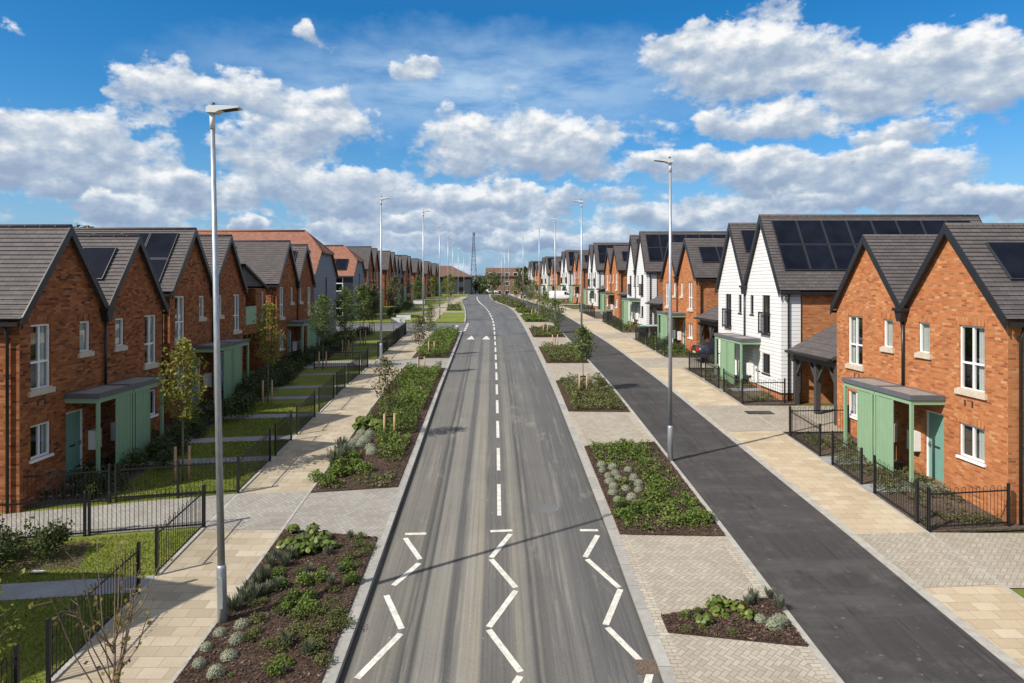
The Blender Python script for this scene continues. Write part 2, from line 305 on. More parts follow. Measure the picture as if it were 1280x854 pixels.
n = t.noise(t.pos(), 6, 5, .65); t.col(t.mix(t.ramp(n, [(.35, .5), (.65, 0)]), b.outputs[0], t.mix(1, b.outputs[0], (.62, .61, .58), 'MULTIPLY'))); t.rough(.9); M['kerb'] = t.m
M['mulch'] = ground_mat('bark_mulch', [(.36, (.016, .011, .009)), (.47, (.052, .033, .024)), (.56, (.10, .066, .049)), (.66, (.19, .14, .11))], .9, 16, 48, bump=1, bd=.05, mixw=.8)
M['soil'] = ground_mat('garden_soil', [(.36, (.035, .025, .018)), (.5, (.105, .078, .06)), (.66, (.22, .17, .135))], .9, 13, 40, bump=1, bd=.05, mixw=.8)
M['lawn'] = ground_mat('mown_grass', [(.34, (.09, .13, .018)), (.48, (.15, .185, .03)), (.58, (.205, .22, .048)), (.70, (.28, .27, .09))], .55, 16, 70, bump=1, bd=.04, mixw=.55)
M['field'] = ground_mat('rough_grassland', [(.35, (.045, .06, .02)), (.5, (.085, .095, .035)), (.65, (.13, .12, .06))], .05, 1.2, 9, bump=.6, bd=.08)
M['path'] = ground_mat('grey_path_paving', [(.38, (.19, .195, .205)), (.62, (.30, .305, .315))], 1, 10, 50, bump=.2)
M['side'] = ground_mat('side_street_asphalt', [(.38, (.10, .104, .112)), (.62, (.155, .16, .168))], .4, 8, 60, bump=.2)
t = NT('thermoplastic_white'); n = t.noise(t.pos(), 7, 5, .7); n2 = t.noise(t.pos(), 45, 3, .6)
t.col(t.mix(t.ramp(n, [(.42, .75), (.60, .05)]), t.ramp(n2, [(.3, (.60, .585, .53)), (.7, (.72, .705, .65))]), (.40, .385, .34))); t.rough(.7); M['paint'] = t.m

# foliage
M['leaf_tree'] = leaf_mat('young_tree_leaf', [(0, (.11, .125, .02)), (.5, (.22, .235, .042)), (.85, (.31, .315, .07)), (1, (.38, .36, .10))], .45, 1.6)
M['leaf_dark'] = leaf_mat('green_tree_leaf', [(0, (.055, .09, .025)), (.5, (.125, .18, .045)), (1, (.22, .26, .075))], .42, 1.4)
M['leaf_brown'] = leaf_mat('bronze_tree_leaf', [(0, (.075, .075, .03)), (.5, (.14, .135, .055)), (1, (.21, .19, .085))], .38, 1.4)
M['leaf_sparse'] = leaf_mat('yellowing_leaf', [(0, (.11, .085, .025)), (.5, (.21, .18, .05)), (1, (.36, .31, .10))], .38, 2)
M['leaf_cover'] = leaf_mat('ground_cover_leaf', [(0, (.035, .062, .012)), (.4, (.095, .145, .026)), (.75, (.175, .235, .045)), (1, (.26, .29, .085))], .3, .75)
M['leaf_cover_dull'] = leaf_mat('dull_ground_cover_leaf', [(0, (.05, .062, .02)), (.5, (.125, .14, .046)), (1, (.21, .21, .085))], .3, .75)
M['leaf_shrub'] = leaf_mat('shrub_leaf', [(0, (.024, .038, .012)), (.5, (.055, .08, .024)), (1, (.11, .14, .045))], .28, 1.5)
M['leaf_silver'] = leaf_mat('silver_leaf', [(0, (.20, .225, .145)), (.5, (.33, .36, .255)), (1, (.46, .48, .36))], .2, 4)
M['leaf_lime'] = leaf_mat('fresh_green_leaf', [(0, (.06, .10, .018)), (.5, (.13, .195, .036)), (1, (.24, .30, .065))], .35, 3)
M['leaf_lav'] = leaf_mat('lavender_leaf', [(0, (.07, .085, .055)), (.5, (.14, .16, .10)), (1, (.21, .225, .17))], .25, 3)
M['leaf_berg'] = leaf_mat('broad_leaf', [(0, (.045, .075, .015)), (.6, (.12, .17, .032)), (.85, (.25, .27, .06)), (1, (.30, .20, .07))], .28, 3, .35)
M['leaf_far'] = leaf_mat('distant_leaf', [(0, (.03, .046, .016)), (.5, (.07, .098, .03)), (1, (.13, .155, .05))], .25, .5)
M['bark'] = plain('grey_brown_bark', (.16, .13, .10), .9, var=.35, scale=14)
M['twig'] = plain('brown_twig', (.20, .14, .10), .85, var=.3, scale=20)
M['stake'] = plain('treated_pine_stake', (.42, .27, .15), .85, var=.25, scale=9)
M['rubber'] = plain('black_rubber', (.02, .02, .02), .8)
M['chips'] = leaf_mat('bark_chip', [(0, (.018, .012, .009)), (.45, (.066, .040, .028)), (.8, (.15, .098, .072)), (1, (.36, .29, .23))], 0, 5, .9)
M['blade'] = leaf_mat('grass_blade', [(0, (.105, .135, .018)), (.5, (.185, .215, .034)), (1, (.28, .28, .068))], .35, 1.2)

# ------------------------------------------------------------------ ground sheets
def bands(y0, y1): return [y0] + [k for k in KN if y0 + 1e-6 < k < y1 - 1e-6] + [y1]
def clip(poly, a, keep_ge):
    out = []
    for i in range(len(poly)):
        p, q = poly[i], poly[(i + 1) % len(poly)]
        ip = (p[1] >= a) if keep_ge else (p[1] <= a); iq = (q[1] >= a) if keep_ge else (q[1] <= a)
        if ip: out.append(p)
        if ip != iq:
            t = (a - p[1]) / (q[1] - p[1]); out.append((p[0] + (q[0] - p[0]) * t, a))
    return out
def sheet_into(mb, poly, dz, skirt=.0, uvf=None):
    ar = sum(poly[i][0] * poly[(i + 1) % len(poly)][1] - poly[(i + 1) % len(poly)][0] * poly[i][1] for i in range(len(poly)))
    if ar < 0: poly = poly[::-1]
    ys = [p[1] for p in poly]; bs = bands(min(ys), max(ys))
    for a, b in zip(bs, bs[1:]):
        q = clip(clip(poly, a, True), b, False)
        r = []
        for p in q:
            if not r or (abs(p[0] - r[-1][0]) + abs(p[1] - r[-1][1])) > 1e-5: r.append(p)
        if len(r) > 2 and (abs(r[0][0] - r[-1][0]) + abs(r[0][1] - r[-1][1])) < 1e-5: r.pop()
        if len(r) < 3: continue
        mb.face([(p[0], p[1], gz(p[1]) + dz) for p in r], uv=[uvf(p) if uvf else (p[0], p[1]) for p in r])
    if skirt:
        for i in range(len(poly)):
            p, q = poly[i], poly[(i + 1) % len(poly)]
            ys = bands(min(p[1], q[1]), max(p[1], q[1])) if abs(p[1] - q[1]) > 1e-6 else None
            if ys is None: pts = [p, q]
            else:
                if p[1] > q[1]: ys = ys[::-1]
                pts = [(p[0] + (q[0] - p[0]) * (y - p[1]) / (q[1] - p[1]), y) for y in ys]
            for a, b in zip(pts, pts[1:]):
                A = (a[0], a[1], gz(a[1]) + dz); B = (b[0], b[1], gz(b[1]) + dz)
                mb.face([(A[0], A[1], A[2] - skirt), (B[0], B[1], B[2] - skirt), B, A])
def sheet(name, polys, dz, mat, label, skirt=.0, cat='ground', kind='structure'):
    mb = MB()
    for p in (polys if isinstance(polys[0][0], (tuple, list)) else [polys]): sheet_into(mb, p, dz, skirt)
    return tag(mb.build(name, mat), label, cat, kind=kind)
def strip_polys(fl, fr, y0, y1, step=4):
    ys = [y0]
    while ys[-1] + step * 1.4 < y1: ys.append(ys[-1] + (step if ys[-1] < 120 else step * 3))
    ys.append(y1)
    g = lambda f, y: f(y) if callable(f) else f
    return [[(g(fl, a), a), (g(fr, a), a), (g(fr, b), b), (g(fl, b), b)] for a, b in zip(ys, ys[1:])]
def strip(name, fl, fr, y0, y1, dz, mat, label, skirt=.0, uvf=None, step=4, cat='ground'):
    mb = MB()
    for p in strip_polys(fl, fr, y0, y1, step): sheet_into(mb, p, dz, skirt, uvf)
    return tag(mb.build(name, mat), label, cat, kind='structure')

# base terrain
mb = MB()
for a, b in zip(KN, KN[1:]):
    for xa, xb in ((-1500, -80), (-80, 80), (80, 1500)):
        mb.face([(xa, a, gz(a) - .03), (xb, a, gz(a) - .03), (xb, b, gz(b) - .03), (xa, b, gz(b) - .03)])
tag(mb.build('ground', M['field']), 'rough grassy ground running from the street to the horizon', 'ground', kind='structure')
RW = [(-60, 2.75), (70, 2.75), (84, 3.1), (97, 3.2), (108, 2.7), (400, 2.7)]
rdl = lambda y: cx(y) - 2.75
rdr = lambda y: cx(y) + lerp(RW, y)
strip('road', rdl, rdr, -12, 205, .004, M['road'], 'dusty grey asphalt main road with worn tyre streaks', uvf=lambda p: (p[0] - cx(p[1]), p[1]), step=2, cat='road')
# left side
lk = lambda y: cx(y) - 2.75
strip('kerb', lambda y: lk(y) - .15, lk, -12, 58.6, .125, M['kerb'], 'raised concrete kerb along the left edge of the main road', .15, step=2, cat='kerb')
strip('kerb', lambda y: lk(y) - .15, lk, 67.6, 204, .10, M['kerb'], 'concrete kerb of the main road beyond the side street', .13, step=2, cat='kerb')
strip('pavement', -5.42, lambda y: lk(y) - .15, -12, 58.6, .10, M['block_grey'], 'grey block paving crossing the left verge between planting beds', .12, cat='paving')
strip('footway', -7.42, -5.42, -12, 58.6, .10, M['flag_l'], 'pale flagstone footway beside the left railings', .12, cat='pavement')
strip('edging', -5.47, -5.40, -12, 58.6, .112, M['concrete'], 'thin concrete edging between left footway and planting beds', .02, cat='edging')
strip('edging', -7.52, -7.42, -12, 58.6, .106, M['concrete'], 'thin concrete edging under the left railings', .02, cat='edging')
sheet('pavement', [[(-7.42, 17.2), (-5.40, 17.2), (-5.40, 19.75), (-7.42, 19.6)], [(-7.42, 39.3), (-5.4, 39.3), (-5.4, 42.6), (-7.42, 42.6)]], .106, M['block_grey'], 'grey block paved crossing set into the left flagstone footway', cat='paving')
strip('lawn', -22, -7.52, -20, 58.6, .10, M['lawn'], 'front lawns with mown grass along the left houses', .12, step=2, cat='lawn')
sheet('driveway', [[(-7.5, 17.4), (-7.5, 19.6), (-13.2, 18.15), (-24, 16.3), (-24, 14.3), (-13.2, 16.35)], [(-7.5, 39.3), (-7.5, 42.0), (-24, 39.8), (-24, 37.6)]], .106, M['block_grey'], 'grey block paved driveway leading off between the left front lawns', cat='driveway')
paths = [(14.25, 14.95), (22.45, 22.95), (24.75, 25.35), (27.9, 28.5), (31.15, 31.7), (33.45, 34.05), (36.95, 37.4), (46.0, 46.4), (50.0, 50.4)]
sheet('path', [[(-7.5, a), (-7.5, b), (-12.4, b - .6), (-12.4, a - .6)] for a, b in paths], .107, M['path'], 'narrow grey garden path crossing the left front lawns', cat='path')
sheet('planting_bed', [[(-11.1, 19.2), (-10.6, 58), (-13.4, 58), (-13.4, 18.3)]], .104, M['soil'], 'dark soil bed along the fronts of the left houses', cat='planting bed')
sheet('planting_bed', [[(-9.9, 16.6), (-9.4, 15.3), (-13.5, 14.6), (-14, 15.7)]], .104, M['soil'], 'dark soil bed beside the nearest left driveway', cat='planting bed')
# side street and far left
sheet('side_street', [[(lk(59) + .02, 59.3), (lk(66) + .02, 67.0), (-40, 66.0), (-40, 59.5)]], .006, M['side'], 'grey asphalt side street joining from the left', cat='road')
strip('lawn', -22, lambda y: lk(y) - .15, 67.6, 204, .08, M['lawn'], 'grass verge and lawns beyond the side street', .1, cat='lawn')
strip('footway', -8.0, -6.3, 67.6, 150, .09, M['flag_l'], 'pale footway beyond the side street on the left', .0, cat='pavement')
sheet('driveway', [[(-12, a), (lk(a) - .2, a), (lk(b) - .2, b), (-12, b)] for a, b in ((79.5, 82), (88, 90.5), (96, 99), (110, 114), (126, 131))], .096, M['block_grey'], 'paved driveway strip across the far left grass verge', cat='driveway')
# right side
rk = rdr
strip('kerb', rk, lambda y: rk(y) + .22, -12, 204, .055, M['kerb'], 'low concrete kerb along the right edge of the main road', .1, step=2, cat='kerb')
ro = lambda d: (lambda y: cx(y) + d)
strip('pavement', lambda y: rk(y) + .22, ro(5.62), -12, 204, .05, M['block'], 'pale block paving crossing the right verge between planting beds', .1, cat='paving')
strip('setts', lambda y: rk(y) + .22, lambda y: rk(y) + .44, -12, 130, .054, M['setts'], 'row of edging blocks beside the right kerb', cat='edging')
strip('setts', ro(5.4), ro(5.62), -12, 130, .054, M['setts'], 'row of edging blocks beside the service road', cat='edging')
strip('edging', ro(5.62), ro(5.76), -12, 204, .066, M['concrete'], 'pale concrete edging between planting beds and service road', .06, cat='edging')
srx = lambda y: cx(y) + lerp([(-60, 9.0), (12, 8.85), (20, 8.62), (30, 8.42), (50, 8.45), (60, 8.2), (300, 8.2)], y)
strip('service_road', ro(5.76), srx, -12, 204, .045, M['service'], 'dark fresh asphalt service road on the right', .05, cat='road')
strip('edging', srx, lambda y: srx(y) + .22, -12, 204, .062, M['concrete'], 'pale concrete edging between service road and flagstone footway', .06, cat='edging')
frx = lambda y: cx(y) + 10.72
strip('footway', lambda y: srx(y) + .22, frx, -12, 204, .06, M['flag'], 'buff flagstone footway in front of the right houses', .08, cat='pavement')
dr = [(14.5, 17.15), (25.9, 29.9), (39.4, 43.3), (53.6, 57.6), (68.3, 71.5), (82, 86.3), (97, 100)]
sheet('pavement', [[(srx(a) + .22, a), (frx(a), a + .15), (frx(b), b), (srx(b) + .22, b - .1)] for a, b in dr], .066, M['block'], 'pale block paved crossing set into the right flagstone footway', cat='paving')
sheet('driveway', [[(frx(a), a), (26, a - .3), (26, b - .3), (frx(b), b)] for a, b in dr], .064, M['block'], 'pale paved driveway between the right houses', cat='driveway')
strip('edging', frx, lambda y: frx(y) + .08, -12, 150, .072, M['concrete'], 'thin concrete edging under the right railings', .03, cat='edging')
sheet('planting_bed', [[(frx(17) + .08, 17.2), (13.6, 17.4), (13.6, 25.8), (frx(25) + .08, 25.8)], [(10.7, 30.0), (13.2, 30.2), (13.2, 39.3), (10.6, 39.3)], [(10.6, 43.4), (13.2, 43.4), (13.2, 53.5), (10.5, 53.5)], [(10.5, 57.7), (13.2, 57.7), (13.2, 68.2), (10.3, 68.2)], [(10.3, 71.6), (13.2, 71.6), (13.2, 81.9), (9.8, 81.9)]], .07, M['soil'], 'stony soil front bed behind the right railings', .05, cat='planting bed')
sheet('path', [[(frx(a) + .02, a), (13.2, a + .15), (13.2, b + .15), (frx(b) + .02, b)] for a, b in ((19.75, 20.4), (22.15, 22.95), (32.7, 33.3), (35.5, 36.1), (46, 46.6), (49, 49.6))], .076, M['path'], 'short grey path to a front door on the right', cat='path')
sheet('lawn', [[(frx(10) + .08, 9), (26, 9), (26, 14.2), (frx(14) + .08, 14.45)]], .07, M['lawn'], 'corner of lawn beside the nearest right driveway', cat='lawn')
# planting beds in the verges
BL = {'L1': [(-5.38, 4.5), (-2.95, 4.5), (-2.95, 16.75), (-5.38, 17.2)], 'L2': [(-5.38, 19.65), (-2.95, 20.1), (-2.97, 38.8), (-5.38, 39.2)], 'L3': [(-5.38, 42.8), (-3.05, 42.8), (-3.15, 57.6), (-5.38, 58.4)]}
BR = {'R0': [(3.22, 12.9), (5.66, 12.45), (5.66, 14.1), (3.22, 13.45)], 'R1': [(3.06, 17.05), (5.66, 16.95), (5.66, 24.6), (3.06, 24.1)], 'R2': [(3.0, 28.9), (5.6, 28.8), (5.58, 36.2), (3.0, 35.3)], 'R3': [(2.95, 41.1), (5.54, 41.1), (5.5, 48.6), (2.9, 48.5)],
      'R4': [(2.85, 54.4), (5.45, 54.4), (5.4, 61.5), (2.8, 61.5)], 'R5': [(2.75, 67.5), (5.25, 67.5), (5.0, 76), (2.5, 76)], 'R6': [(2.4, 79.5), (4.7, 79.5), (4.3, 86), (2.1, 86)], 'R7': [(1.9, 90), (4.0, 90), (2.7, 112), (-.2, 112)], 'R8': [(-.6, 116), (2.3, 116), (1.4, 150), (-1.6, 150)]}
where = {'L1': 'nearest left verge', 'L2': 'long second left verge', 'L3': 'third left verge', 'R0': 'small wedge bed nearest on the right', 'R1': 'right verge beside the nearest right lamp post', 'R2': 'second large right verge', 'R3': 'third right verge', 'R4': 'fourth right verge', 'R5': 'fifth right verge', 'R6': 'sixth right verge', 'R7': 'seventh right verge', 'R8': 'farthest right verge'}
BEDS = {}; BEDS.update(BL); BEDS.update(BR)
for k, p in BEDS.items():
    sheet('planting_bed', [p], .13 if k[0] == 'L' else .085, M['mulch'], 'bark mulched planting bed, ' + where[k], .06, cat='planting bed')

# ------------------------------------------------------------------ road markings
mb = MB()
def mark(a, b, w=.11):
    a = Vector((a[0], a[1], 0)); b = Vector((b[0], b[1], 0)); d = (b - a).normalized(); n = Vector((-d.y, d.x, 0)) * w / 2
    sheet_into(mb, [tuple((a + n).xy), tuple((a - n).xy), tuple((b - n).xy), tuple((b + n).xy)], .009)
zz = [[(506.3, 668), (532.9, 667.5)], [(506.5, 673), (525, 699.5)], [(524, 704.4), (491.8, 732.3)], [(483, 744.7), (502, 786.6)], [(500.8, 792.6), (446, 848.8)], [(441, 858), (462, 925)],
      [(613, 664.5), (640.5, 663.5)], [(638, 668), (614, 697.5)], [(614, 699.5), (644.7, 735)], [(644.7, 739), (611, 784.4)], [(611, 787.7), (650.7, 840.5)], [(650, 846), (604, 915)],
      [(725, 663.3), (747.6, 663.3)], [(747, 669.6), (731.3, 697)], [(733.8, 699.6), (773.9, 735)], [(775.6, 737), (757, 781.6)], [(759.3, 785), (802, 828)], [(812.7, 841.8), (796, 905)]]
for a, b in zz: mark(at(*a), at(*b), .125)
y = 18.3
while y < 98:
    x0 = cx(y); mark((x0, y), (cx(y + 2.3), y + 2.3), .11 if y < 60 else .14); y += 3.5
while y < 150: mark((cx(y), y), (cx(y + 3), y + 3), .16); y += 3.0
for px in (588, 607.5):                            # ramp arrows on the speed table
    X, Y = at(px, 424.5); sheet_into(mb, [(X - .32, Y), (X + .32, Y), (X, Y + 2.6)], .009)
for q in range(5): mark((lk(60) + .16, 59.6 + q * 1.5), (lk(60) + .16, 60.6 + q * 1.5), .2)
mark((lk(62) - .75, 61), (lk(62) - .75, 64.6), .22)
mark((lk(85) - .6, 82.6), (lk(85) - .6, 84.6), .2)
tag(mb.build('road_marking', M['paint']), 'worn white zigzag lines, dashes and ramp arrows on the main road', 'road marking', kind='structure')
mb = MB(); X, Y = at(811, 834.5); mb.box(-.24, .24, -.2, .2, -.02, .012)
for i in range(9):
    mb.box(-.22 + i * .05, -.195 + i * .05, -.18, .18, .012, .02)
M['iron'] = plain('rusty_iron', (.12, .085, .065), .8, var=.5, scale=30)
g = mb.build('drain_grate', M['iron']); g.location = (X, Y, gz(Y) + .006); g.rotation_euler = (math.atan(.08), 0, 0); tag(g, 'rusty slotted drain grate in the gutter by the right zigzag line', 'drain cover')
mb = MB(); X, Y = at(949, 518); mb.box(-.55, .55, -.25, .25, -.02, .012); mb.box(-.5, .5, -.2, .2, .012, .016)
g = mb.build('drain_grate', M['char']); g.location = (X, Y, gz(Y) + .07); g.rotation_euler = (math.atan(.07), 0, 0); tag(g, 'dark rectangular drain cover in the driveway by the white boarded house', 'drain cover')
mb = MB(); X, Y = at(686, 636); mb.tube([(0, 0, -.02), (0, 0, .006)], .3, 20)
g = mb.build('manhole_cover', M['side']); g.location = (X, Y, gz(Y) + .006); g.rotation_euler = (math.atan(.08), 0, 0); tag(g, 'round manhole cover patched into the right lane of the road', 'manhole cover')

exec_order = []
# ------------------------------------------------------------------ houses
def facade(mb, outer, holes, x=0.0, depth=.11, m=0, flip=False):
    loops = [[Vector((p[0], p[1], 0)) for p in outer]] + [[Vector((a, c, 0)), Vector((b, c, 0)), Vector((b, d, 0)), Vector((a, d, 0))] for a, b, c, d in holes]
    flat = [p for l in loops for p in l]
    for tri in tessellate_polygon(loops):
        q = [flat[i] for i in tri]
        ar = (q[1] - q[0]).cross(q[2] - q[0]).z
        if ar > 0: q = q[::-1]                     # normal towards -x
        mb.face([(x, p.x, p.y) for p in q], uv=[(p.x, p.y) for p in q], m=m)
    for a, b, c, d in holes:
        for (p, q) in (((a, c), (b, c)), ((b, c), (b, d)), ((b, d), (a, d)), ((a, d), (a, c))):
            mb.face([(x, p[0], p[1]), (x, q[0], q[1]), (x + depth, q[0], q[1]), (x + depth, p[0], p[1])], m=m)
def wquad(mb, pts, m=0): mb.face(pts, m=m)
def window(root, y0, y1, z0, z1, x=.07, mull=1, trans=None, frame='upvc', sill='stone', curtain=0, name='window'):
    fm = MB(); w = .055; xa, xb = x - .02, x + .05
    fm.box(xa, xb, y0, y0 + w, z0, z1); fm.box(xa, xb, y1 - w, y1, z0, z1); fm.box(xa, xb, y0 + w, y1 - w, z0, z0 + w); fm.box(xa, xb, y0 + w, y1 - w, z1 - w, z1)
    ym = (y0 + y1) / 2
    if mull: fm.box(xa + .004, xb, ym - w * .55, ym + w * .55, z0 + w, z1 - w)
    if trans:
        zt = z0 + (z1 - z0) * trans
        if mull: fm.box(xa + .008, xb, y0 + w, ym - w * .55, zt - w / 2, zt + w / 2); fm.box(xa + .008, xb, ym + w * .55, y1 - w, zt - w / 2, zt + w / 2)
        else: fm.box(xa + .008, xb, y0 + w, y1 - w, zt - w / 2, zt + w / 2)
    f = fm.build(name, M[frame], root)
    g = MB(); g.face([(x + .02, y1 - .03, z0 + .03), (x + .02, y0 + .03, z0 + .03), (x + .02, y0 + .03, z1 - .03), (x + .02, y1 - .03, z1 - .03)]); g.build('pane', M['glass'], f)
    if sill:
        s = MB()
        if sill == 'stone': s.box(-.07, x - .02, y0 - .11, y1 + .11, z0 - .15, z0 - .003); s.box(-.05, x - .02, y0 - .01, y1 + .01, z0 - .002, z0 + .035)
        else: s.box(-.06, x - .02, y0 - .06, y1 + .06, z0 - .075, z0 - .003)
        s.build('sill', M['stone'] if sill == 'stone' else M[sill], f)
    if curtain:
        yw = (y1 - y0)
        if curtain == 1: rr = [(y0 + .04, y0 + .04 + yw * .2), (y1 - .04 - yw * .2, y1 - .04)]
        elif curtain == 2: rr = [(y0 + .02, y1 - .02)]
        else: rr = [(y0 + .04, y0 + .04 + yw * .36)]
        for a, b in rr:
            n = 8; c = MB()
            for i in range(n):
                ya = a + (b - a) * i / n; yb = a + (b - a) * (i + 1) / n; xo = .05 + .02 * (i % 2); xo2 = .05 + .02 * ((i + 1) % 2)
                c.face([(x + xo + .03, yb if 0 else ya, z0), (x + xo2 + .03, yb, z0), (x + xo2 + .03, yb, z1), (x + xo + .03, ya, z1)])
            c.build('curtain', M['curtain'], f)
    return f
def pitched_roof(root, yc, half, Rz, Ez, x0, x1, oh=(.16, .16), tile='tile', course=.165, barge=True, far=False):
    """two slopes with stepped tile courses; ridge along x at y=yc"""
    k = (Rz - Ez) / half; L = math.hypot(1, k)
    r = MB()
    for sgn, o in ((-1, oh[0]), (1, oh[1])):
        run = half + o; total = run * L; n = 1 if far else max(2, int(round(total / course)))
        dn = Vector((0, -sgn * -k / L, 1 / L)); dn = Vector((0, sgn * k / L, 1 / L))
        def pt(x, s, h): # s = distance from ridge down the slope
            y = sgn * s / L; z = Rz - s * k / L + .09; return (x, yc + y + dn.y * h, z + dn.z * h)
        for i in range(n):
            sa = total * i / n; sb = total * (i + 1) / n; h0, h1 = (.0, .024) if not far else (0, 0)
            q = [pt(x0, sa, h0), pt(x1, sa, h0), pt(x1, sb, h1), pt(x0, sb, h1)]; uv = [(x0, -sa), (x1, -sa), (x1, -sb), (x0, -sb)]
            if sgn > 0: q = [q[0], q[3], q[2], q[1]]; uv = [uv[0], uv[3], uv[2], uv[1]]
            r.face(q, uv=uv)
            q = [pt(x0, sb, h1), pt(x1, sb, h1), pt(x1, sb, 0 if i < n - 1 else -.07), pt(x0, sb, 0 if i < n - 1 else -.07)]
            r.face(q if sgn < 0 else q[::-1], uv=[(x0, 0), (x1, 0), (x1, .01), (x0, .01)])
            for xx in (x0, x1): r.face([pt(xx, sa, h0), pt(xx, sb, h1), pt(xx, sb, -.07), pt(xx, sa, -.07)])
        r.face([pt(x0, 0, -.07), pt(x1, 0, -.07), pt(x1, total, -.07), pt(x0, total, -.07)])
    ro_ = r.build('roof', M[tile], root)
    c = MB(); c.tube([(x0 - .02, yc, Rz + .075), (x1 + .02, yc, Rz + .06)], .075, 8)
    if not far:
        xx = x0 + .4
        while xx < x1: c.tube([(xx, yc, Rz + .06), (xx + .03, yc, Rz + .06)], .082, 8); xx += .45
    c.build('ridge', M[tile], ro_)
    if barge:
        for sgn, o in ((-1, oh[0]), (1, oh[1])):
            run = half + o
            for xe, xf in ((x0 - .035, x0 + .005), (x1 - .005, x1 + .035)):
                b = MB(); lo = .20
                p = [(yc, Rz + .135), (yc + sgn * run, Rz + .135 - run * k), (yc + sgn * run, Rz + .135 - run * k - lo * L), (yc, Rz + .135 - lo * L)]
                if sgn < 0: p = p[::-1]
                b.prism(p, 0, xe, xf); b.build('bargeboard', M['black'] if tile != 'tile_red' else M['char'], ro_)
    return ro_
def solar(root, yc, half, Rz, Ez, side, x0, cols, rows, s0, pw=1.16, ph=1.42, gap=.03):
    k = (Rz - Ez) / half; L = math.hypot(1, k); dn = Vector((0, side * k / L, 1 / L))
    def pt(x, s, h): return (x, yc + side * s / L + dn.y * h, Rz + .09 - s * k / L + dn.z * h)
    for i in range(cols):
        for j in range(rows):
            a = x0 + i * (pw + gap); b = a + pw; sa = s0 + j * (ph + gap); sb = sa + ph; m = MB(); h = .085
            c0 = [pt(a, sa, .03), pt(b, sa, .03), pt(b, sb, .03), pt(a, sb, .03)]; c1 = [pt(a, sa, h), pt(b, sa, h), pt(b, sb, h), pt(a, sb, h)]; e = .03
            c2 = [pt(a + e, sa + e, h + .003), pt(b - e, sa + e, h + .003), pt(b - e, sb - e, h + .003), pt(a + e, sb - e, h + .003)]
            if side > 0: c0 = c0[::-1]; c1 = c1[::-1]; c2 = c2[::-1]
            m.face(c1, m=1)
            for q in range(4): m.face([c0[q], c0[(q + 1) % 4], c1[(q + 1) % 4], c1[q]], m=1)
            m.face(c2, m=0)
            m.build('solar_panel', [M['solar'], M['solar_rim']], root)
